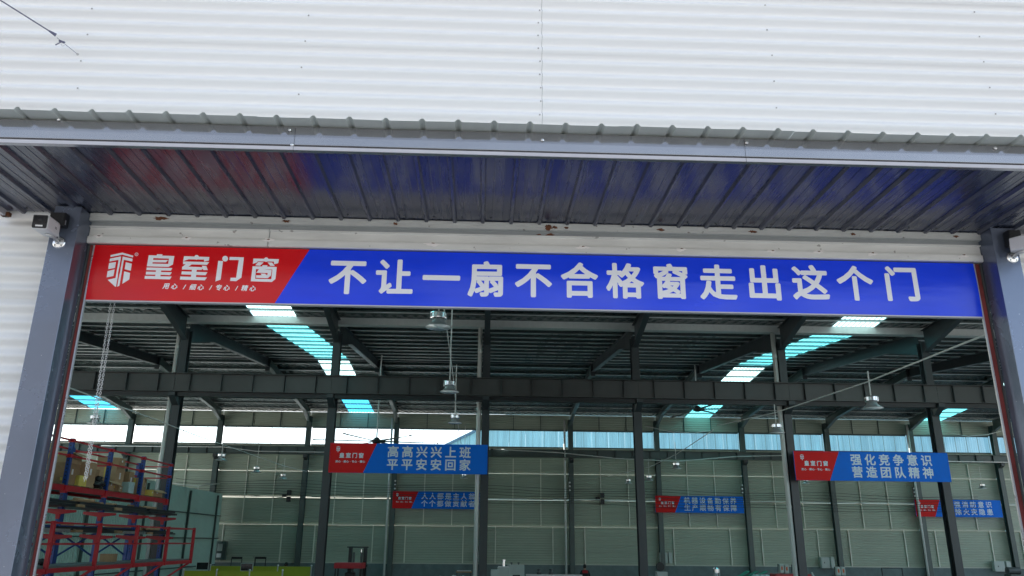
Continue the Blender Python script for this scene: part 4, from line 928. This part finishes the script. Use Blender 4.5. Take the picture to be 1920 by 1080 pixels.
def desk(cx, cy, h, lb, lx=1.6):
    t = thing('office_desk', lb, 'desk', (cx, cy, 0), 'office desks by the yellow partitions')
    MB().box(-lx / 2, lx / 2, -.35, .35, h - .04, h).obj('desk_top', M['machine'], t)
    for sx in (-1, 1):
        for sy in (-1, 1): MB().box(sx * (lx / 2 - .06) - .025, sx * (lx / 2 - .06) + .025, sy * .3 - .025, sy * .3 + .025, 0, h - .041).obj('leg', M['mach_dk'], t)
for m_, lb in ((ma, 'desk under the left monitor'), (mb_, 'desk under the middle monitor')):
    desk(m_.location.x, 41.5, m_.location.z - .116, lb + ' behind the front yellow partition')
def chair(px, py, Y, lb, arm=False):
    q = P0(px, py, Y); H = q.z; t = thing('office_chair', lb, 'chair', (q.x, Y, 0), 'dark office chairs')
    MB().box(-.30, .30, .22, .27, H - .12, H).obj('backrest', M['black'], t, bevel=.02); MB().box(-.28, .28, -.25, .25, .44, .50).obj('seat', M['black'], t, bevel=.02)
    for sx in (-1, 1):
        MB().box(sx * .28 - .02, sx * .28 + .02, .23, .26, .5, H - .1).obj('back_post', M['black'], t); MB().tube([(sx * .28, .24, .44), (sx * .28, .24, .02)], .02, 6).obj('leg', M['black'], t); MB().tube([(sx * .28, -.22, .44), (sx * .28, -.22, .02)], .02, 6).obj('leg', M['black'], t)
        if arm: MB().tube([(sx * .3, .2, .5), (sx * .3, .2, H - .02), (sx * .3, -.1, H - .01)], .02, 6).obj('armrest', M['black'], t)
chair(442, 1044, 46, 'dark chair back behind the yellow partition, left of the middle monitor'); chair(487, 1044, 46, 'dark chair back behind the yellow partition, right of the middle monitor', True)
# wall control cabinet by the partition corner
q = P0(412, 1033, 54.6); t = thing('control_cabinet', 'open electric cabinet with hanging wires on the back wall at left', 'cabinet', (q.x, 54.6, q.z))
MB().box(-.5, .4, -.1, .2, -.55, .6).obj('cabinet_back', M['steel_g'], t); MB().box(-.1, .18, -.22, -.101, .0, .45).obj('breaker', M['machine'], t); MB().box(-.12, .15, -.2, -.101, -.4, -.15).obj('terminal_block', M['white'], t)
MB().tube([(-.5, -.15, .3), (-.9, -.15, .1), (-1.0, -.15, -.6), (-.8, -.15, -1.0)], .03, 6).obj('cable', M['black'], t); MB().tube([(-.3, -.18, -.55), (-.6, -.18, -1.1), (.5, -.18, -1.15)], .03, 6).obj('cable', M['black'], t)
# electric boxes
for (px, py, w_, h_, lb) in ((1551, 1055, .85, .7, 'pale electric box pair on the back wall behind the right downpipe'), (1878, 1062, 1.1, .65, 'pale electric box on the back wall at far right'), (897, 1044, .5, .6, 'small green electric box left of the central downpipe'), (1248, 1046, .8, .65, 'pale electric box on the wall right of the bare column')):
    q = P0(px, py, 54.7); t = thing('electric_box', lb, 'electric box', (q.x, 54.7, q.z), 'electric boxes on the back wall')
    MB().box(-w_ / 2, w_ * .15, -.12, .2, -h_ / 2, h_ / 2).obj('box_body', M['machine'], t, bevel=.01); MB().box(w_ * .22, w_ / 2, -.2, .2, -h_ / 2, h_ / 2).obj('side_box', M['machine'], t, bevel=.01); MB().box(-w_ * .3, -w_ * .25, -.13, -.121, -.05, .05).obj('latch', M['mach_dk'], t)
# orange marked welding units standing on brackets above the plinth
for i, (px, py, lb) in enumerate(((1465, 1066, 'grey unit with orange mark, left of the pair before the right downpipe'), (1474, 1067, 'grey unit with orange mark, second before the right downpipe'), (1491, 1067, 'grey unit with orange mark touching the right downpipe'), (1571, 1071, 'left grey unit with orange mark by the back column at right'), (1580, 1071, 'right grey unit with orange mark by the back column at right'))):
    q = P0(px, py, 50); t = thing('power_unit', lb, 'power unit', (q.x, 50, q.z), 'orange marked power units')
    MB().box(-.13, .13, -.12, .15, -.25, .25).obj('unit_body', M['machine'], t, bevel=.03); MB().box(-.05, .05, -.128, -.121, -.08, .12).obj('orange_mark', M['orange'], t); MB().tube([(-.13, 0, .18), (-.2, 0, .25), (-.22, 0, -.2)], .02, 6).obj('hose', M['black'], t)
sh = thing('unit_stand', 'dark stand carrying the orange marked power units', 'stand', (P0(1480, 1070, 50).x, 50, 0)); zq = P0(1474, 1067, 50).z - .255
MB().box(-.8, .8, -.2, .2, zq - .05, zq).obj('shelf', M['mach_dk'], sh)
for sx in (-.7, .7): MB().box(sx - .04, sx + .04, -.15, .15, 0, zq - .051).obj('leg', M['mach_dk'], sh)
zq = P0(1575, 1071, 50).z - .255; sh = thing('unit_stand', 'dark stand under the two orange marked units by the back column', 'stand', (P0(1575, 1070, 50).x, 50, 0))
MB().box(-.45, .45, -.2, .2, zq - .05, zq).obj('shelf', M['mach_dk'], sh)
for sx in (-.38, .38): MB().box(sx - .04, sx + .04, -.15, .15, 0, zq - .051).obj('leg', M['mach_dk'], sh)
# forklift
q = P0(672, 1026, 43); fx = q.x; t = thing('forklift', 'forklift with tall dark mast and red hood in front of the back wall', 'forklift', (fx, 43, 0)); H = q.z
mf = MB()
for sx in (-1, 1): mf.box(sx * .38 - .09, sx * .38 + .09, -.08, .08, .1, H - .03)
mf.obj('mast_rails', M['black'], t)
for sx in (-1, 1): MB().box(sx * .20 - .05, sx * .20 + .05, -.06, .06, .1, H - .25).obj('inner_rail', M['mach_dk'], t)
MB().box(-.56, .52, -.1, .1, H - .025, H + .03).obj('mast_head', M['black'], t)
MB().box(-.56, .52, -.12, .12, H - .95, H - .86).obj('mast_crossbar', M['black'], t); MB().tube([(.16, -.02, .2), (.16, -.02, H - .1)], .035, 8).obj('lift_cylinder', M['chrome'], t)
MB().prism_z([(-1.0, -1.1), (.40, -1.1), (.46, -.2), (-.98, -.2)], 1.50, 1.78).obj('overhead_guard', M['rack_red'], t, bevel=.04)
for sx, sy in ((-.92, -1.0), (.36, -1.0), (-.9, -.3), (.4, -.3)): MB().box(sx - .03, sx + .03, sy - .03, sy + .03, .8, 1.5).obj('guard_post', M['black'], t)
MB().box(-.9, .38, -1.2, -.15, .35, .85).obj('body', M['rack_red'], t, bevel=.06); MB().box(-.5, .0, -.7, -.3, .852, 1.3).obj('seat', M['black'], t, bevel=.05)
for sx in (-.92, .28):
    for sy in (-1.0, -.1): wv = MB().lathe([(.1, -.08), (.3, -.08), (.32, -.04), (.32, .04), (.3, .08), (.1, .08)], (sx + .06, sy, .32), 18, 'x').obj('wheel', M['rubber'], t)
for sx in (-.35, .25): MB().box(sx - .06, sx + .06, .1, 1.2, .1, .15).obj('fork', M['black'], t)
# machines
def cabinet(lb, px, py, Y, w_, d_, name='machine_cabinet'):
    q = P0(px, py, Y); t = thing(name, lb, 'machine', (q.x, Y, 0)); MB().box(-w_ / 2, w_ / 2, -d_ / 2, d_ / 2, .1, q.z).obj('cabinet_body', M['machine'], t, bevel=.02)
    MB().box(-w_ * .2, w_ * .25, -d_ / 2 - .012, -d_ / 2 - .001, q.z * .4, q.z * .75).obj('display', M['screen'], t)
    for sx in (-1, 1): MB().box(sx * w_ * .4 - .05, sx * w_ * .4 + .05, -d_ / 2 + .05, d_ / 2 - .05, 0, .1).obj('foot', M['mach_dk'], t)
    return t, q.z
t, h = cabinet('pale machine cabinet with two knobs on top, right of the central column', 967, 1059, 40, .8, .6)
for sx in (-.2, .14): MB().lathe([(.02, 0), (.02, .05), (.06, .06), (.05, .11)], (sx, 0, h), 10).obj('knob', M['mach_dk'], t)
t, h = cabinet('grey saw machine with upright cylinder beside the central column', 944, 1064, 38, .55, .6, 'saw_machine')
MB().lathe([(.07, 0), (.07, .28), (.09, .29), (.09, .34)], (-.0, 0, h), 12).obj('cylinder', M['chrome'], t); MB().box(-.24, .24, -.34, .3, h + .001, h + .05).obj('table', M['alu'], t)
t, h = cabinet('pale pillar cabinet at the foot of the central column', 928, 1068, 36, .35, .4, 'machine_pillar')
q = P0(1035, 1077, 42); t = thing('saw_bench', 'long aluminium saw bench with two motors left of the standing worker', 'machine', (q.x, 42, 0)); MB().box(-1.3, 1.5, -.3, .3, q.z - .08, q.z).obj('bench_top', M['alu'], t)
for sx in (-1.2, 0, 1.4): MB().box(sx - .05, sx + .05, -.25, .25, 0, q.z - .081).obj('leg', M['mach_dk'], t)
for sx in (-.6, .0): MB().lathe([(.12, 0), (.13, .1), (.08, .12), (.08, .2), (.1, .22), (.1, .26)], (sx - .05, 0, q.z + .001), 12).obj('motor', M['mach_dk'], t)
q = P0(869, 1071, 40); t = thing('work_table', 'low table with stacked sheets left of the central downpipe', 'table', (q.x, 40, 0)); MB().box(-.35, .4, -.3, .3, q.z - .06, q.z).obj('table_top', M['carton2'], t); MB().box(-.3, .35, -.25, .25, q.z + .001, q.z + .03).obj('sheet_stack', M['alu'], t)
for sx in (-.3, .34): MB().box(sx - .03, sx + .03, -.2, .2, 0, q.z - .061).obj('leg', M['mach_dk'], t)
q = P0(845, 1080, 39); heap('bag_heap', 'pale blue film bags heaped left of the central downpipe', 'bags', (q.x, 39, q.z - .3), .7, .3, .3, [M['bag'], M['white']], 30, 12)
bt = thing('bag_table', 'table under the pale blue film bags', 'table', (q.x, 39, 0)); MB().box(-.95, .95, -.45, .45, q.z - .36, q.z - .301).obj('table_top', M['wood'], bt)
for sx in (-.85, .85): MB().box(sx - .04, sx + .04, -.35, .35, 0, q.z - .361).obj('leg', M['mach_dk'], bt)
q = P0(1343, 1066, 41); t = thing('drill_machine', 'tall narrow drilling machine right of the middle far board', 'machine', (q.x, 41, 0)); MB().box(-.14, .14, -.14, .14, 0, q.z - .35).obj('column', M['mach_dk'], t); MB().lathe([(.15, -.35), (.17, -.2), (.17, -.02), (.1, .05)], (0, 0, q.z), 14).obj('motor_head', M['chrome'], t)
MB().box(-.3, .3, -.25, .25, q.z - .75, q.z - .70).obj('table', M['machine'], t)
q = P0(1408, 1076, 40); t = thing('sheeting_pile', 'green sheeting and white bags piled left of the orange marked units', 'sheeting', (q.x, 40, 0)); MB().box(-.9, .8, -.4, .4, 0, q.z - .25).obj('pile_base', M['wood'], t)
for i in range(3): MB().bar((-.8 + i * .35, -.2, q.z - .25 + .04), (-.1 + i * .45, .1, q.z + .12), .25, .04).obj('sheet', M['green'], t)
for i in range(6): MB().lathe([(.06, 0), (.16, .06), (.15, .16), (.05, .22)], (.1 + .12 * i, -.2, q.z - .24), 9).obj('bag', M['white'] if i % 2 else M['bag'], t, smooth=True)
q = P0(1482, 1076, 38); t = thing('red_machine', 'machine under a flat red cover at the foot of the right downpipe', 'machine', (q.x, 38, 0)); MB().box(-.82, .82, -.4, .4, q.z - .18, q.z).obj('red_cover', M['rack_red'], t, bevel=.02); MB().box(-.7, .7, -.35, .35, 0, q.z - .181).obj('machine_body', M['mach_dk'], t)
q = P0(1672, 1065, 49); t = thing('trolley_frame', 'black tubular trolley frame before the back wall at right', 'trolley', (q.x, 49, 0)); L = .62
MB().tube([(-L, 0, .1), (-L, 0, q.z), (L, 0, q.z), (L, 0, .1)], .035, 8).obj('handle_frame', M['black'], t); MB().box(-L, L, -.4, .4, .15, .22).obj('platform', M['mach_dk'], t)
for sx in (-L + .1, L - .1): MB().lathe([(.03, -.03), (.08, -.03), (.08, .03), (.03, .03)], (sx, 0, .08), 12, 'x').obj('wheel', M['rubber'], t)
q = P0(1238, 1061, 52); t = thing('pedestal_fan', 'dark pedestal fan by the electric box right of the bare column', 'fan', (q.x, 52, 0)); MB().tube([(0, 0, .05), (0, 0, q.z - .2)], .03, 8).obj('pole', M['mach_dk'], t); MB().lathe([(.26, -.05), (.28, 0), (.26, .05)], (0, 0, q.z - .05), 18, 'y').obj('guard', M['black'], t); MB().lathe([(.25, 0), (.25, .05)], (0, 0, 0), 16).obj('base', M['black'], t)
for j, (px, lb) in enumerate(((1239, 'pale cabinet at the lower edge right of the bare column'),)):
    cabinet(lb, 1240, 1072, 38, .5, .4, 'side_cabinet')
q = P0(1900, 1066, 46); t = thing('grinder_machine', 'green grey machine at the lower right corner by the far electric box', 'machine', (q.x, 46, 0)); MB().box(-.4, .4, -.3, .3, 0, q.z - .3).obj('base', M['steel_g'], t); MB().lathe([(.12, -.4), (.2, -.38), (.2, .3), (.12, .32)], (0, 0, q.z - .12), 14, 'x').obj('motor', M['mach_dk'], t)
line('lean_bar', 'pale bar leaning on the foot of the right near column', 'bar', [P0(1522, 1073, 37), P0(1536, 1100, 37)], .03, M['pipe'])

# ------------------------------------------------------------------ people
def skinned(name, verts, edges, radii, m, parent, root=0, sub=1):
    me = bpy.data.meshes.new(name); me.from_pydata(verts, edges, []); me.materials.append(m); o = link(name, me, parent)
    md = o.modifiers.new('s', 'SKIN')
    for i, r in enumerate(radii): me.skin_vertices[0].data[i].radius = r if isinstance(r, tuple) else (r, r)
    me.skin_vertices[0].data[root].use_root = True; md.use_smooth_shade = True
    sb = o.modifiers.new('d', 'SUBSURF'); sb.levels = sb.render_levels = sub; return o
def person(lb, loc, rz, top, lean, arms):
    t = thing('person', lb, 'person', loc, None, rz)
    hip = Vector((0, 0, .93)); ch = hip + Vector((0, -.02 - lean * .35, .42 - lean * .12)); nk = ch + Vector((0, -.02 - lean * .1, .14)); hd = nk + Vector((0, -.03 - lean * .08, .13)); tp = hd + Vector((0, -.0, .11))
    V = [hip, ch, nk, hd, tp]; E = [(0, 1), (1, 2), (2, 3), (3, 4)]; Rr = [(.15, .11), (.16, .11), .052, (.075, .09), (.055, .07)]
    for s_ in (-1, 1):
        i = len(V); V += [Vector((s_ * .09, 0, .86)), Vector((s_ * .10, -.03, .48)), Vector((s_ * .11, .02, .07)), Vector((s_ * .12, -.14, .03))]; E += [(0, i), (i, i + 1), (i + 1, i + 2), (i + 2, i + 3)]; Rr += [.085, .055, .04, .035]
        i = len(V); sh_ = ch + Vector((s_ * .18, 0, .04)); el, hn = arms; eb = sh_ + Vector((s_ * .06 + s_ * el[0], el[1], el[2])); wr = eb + Vector((s_ * hn[0], hn[1], hn[2]))
        V += [sh_, eb, wr]; E += [(1, i), (i, i + 1), (i + 1, i + 2)]; Rr += [.058, .042, .027]
        pc = len(V); V.append(wr + (wr - eb).normalized() * .08); E.append((pc - 1, pc)); Rr.append((.035, .018))
        dv = (wr - eb).normalized()
        for f_ in range(4):
            j = len(V); base = V[pc] + Vector((s_ * (f_ - 1.5) * .020, 0, 0)); V += [base + dv * .035, base + dv * (.075 - .008 * abs(f_ - 1.5))]; E += [(pc, j), (j, j + 1)]; Rr += [.009, .007]
        j = len(V); V += [wr + dv * .03 + Vector((-s_ * .035, -.015, 0)), wr + dv * .07 + Vector((-s_ * .055, -.02, 0))]; E += [(pc - 1, j), (j, j + 1)]; Rr += [.011, .008]
    skinned('body', V, E, Rr, M['skin'], t)
    # clothes
    Vj = [hip + Vector((0, 0, -.04)), ch, nk + Vector((0, 0, -.03))]; Ej = [(0, 1), (1, 2)]; Rj = [(.175, .13), (.19, .13), .075]
    for s_ in (-1, 1):
        i = len(Vj); sh_ = ch + Vector((s_ * .18, 0, .04)); el, hn = arms; eb = sh_ + Vector((s_ * .06 + s_ * el[0], el[1], el[2])); wr = eb + Vector((s_ * hn[0], hn[1], hn[2])) * .93
        Vj += [sh_, eb, wr]; Ej += [(1, i), (i, i + 1), (i + 1, i + 2)]; Rj += [.078, .06, .045]
    skinned('jacket', Vj, Ej, Rj, top, t)
    Vt = [hip + Vector((0, 0, .03))]; Et = []; Rt = [(.16, .125)]
    for s_ in (-1, 1):
        i = len(Vt); Vt += [Vector((s_ * .09, 0, .84)), Vector((s_ * .10, -.03, .48)), Vector((s_ * .11, .02, .10))]; Et += [(0, i), (i, i + 1), (i + 1, i + 2)]; Rt += [.105, .078, .062]
        MB().box(s_ * .115 - .05, s_ * .115 + .05, -.21, .075, .0, .085).obj('shoe', M['black'], t, bevel=.02)
    skinned('trousers', Vt, Et, Rt, M['jacket'], t)
    mb = MB(); mb.lathe([(.03, .135), (.065, .12), (.090, .07), (.096, .02), (.090, -.035), (.07, -.06)], (0, 0, 0), 16); mb.v = [(a * .92, b * 1.05 + .018, c) for a, b, c in mb.v]; o = mb.obj('hair', M['hair'], t, smooth=True); o.location = hd + Vector((0, .0, .01))
    fc = MB()
    for s_ in (-1, 1): fc.lathe([(.006, -.012), (.011, -.004), (.008, .004)], (s_ * .03, hd.y - .088, hd.z + .01), 8, 'y')
    fc.obj('eyes', M['black'], t); MB().add([(-.012, hd.y - .088, hd.z - .02), (.012, hd.y - .088, hd.z - .02), (0, hd.y - .112, hd.z - .018), (0, hd.y - .09, hd.z + .012)], [(0, 1, 2), (0, 2, 3), (1, 3, 2)]).obj('nose', M['skin'], t)
    MB().box(-.022, .022, hd.y - .090, hd.y - .084, hd.z - .045, hd.z - .038).obj('mouth', M['red_cloth'], t)
    for s_ in (-1, 1): MB().lathe([(.01, -.01), (.02, 0), (.01, .01)], (s_ * .083, hd.y + .005, hd.z), 8, 'x').obj('ear', M['skin'], t)
    return t, ch, nk
q = P0(1097, 1058, 44.2)
t, ch, nk = person('person in black and red work jacket with back turned, right of the saw bench', (q.x, 44.2, 0), math.pi, M['jacket'], .25, ((.02, -.05, -.26), (-.04, -.2, -.10)))
mb = MB(); mb.prism_x([(ch.y + .10, 1.44), (ch.y + .145, 1.40), (ch.y + .145, 1.30), (ch.y + .10, 1.28)], -.15, .15); mb.obj('red_yoke', M['red_cloth'], t, bevel=.02)
q = P0(527, 1056, 47)
person('person in red shirt bending forward behind the rear yellow partition', (q.x, 46.6, 0), R(70), M['red_cloth'], .75, ((.02, -.2, -.16), (-.04, -.2, -.05)))
print('objects', len(bpy.data.objects))
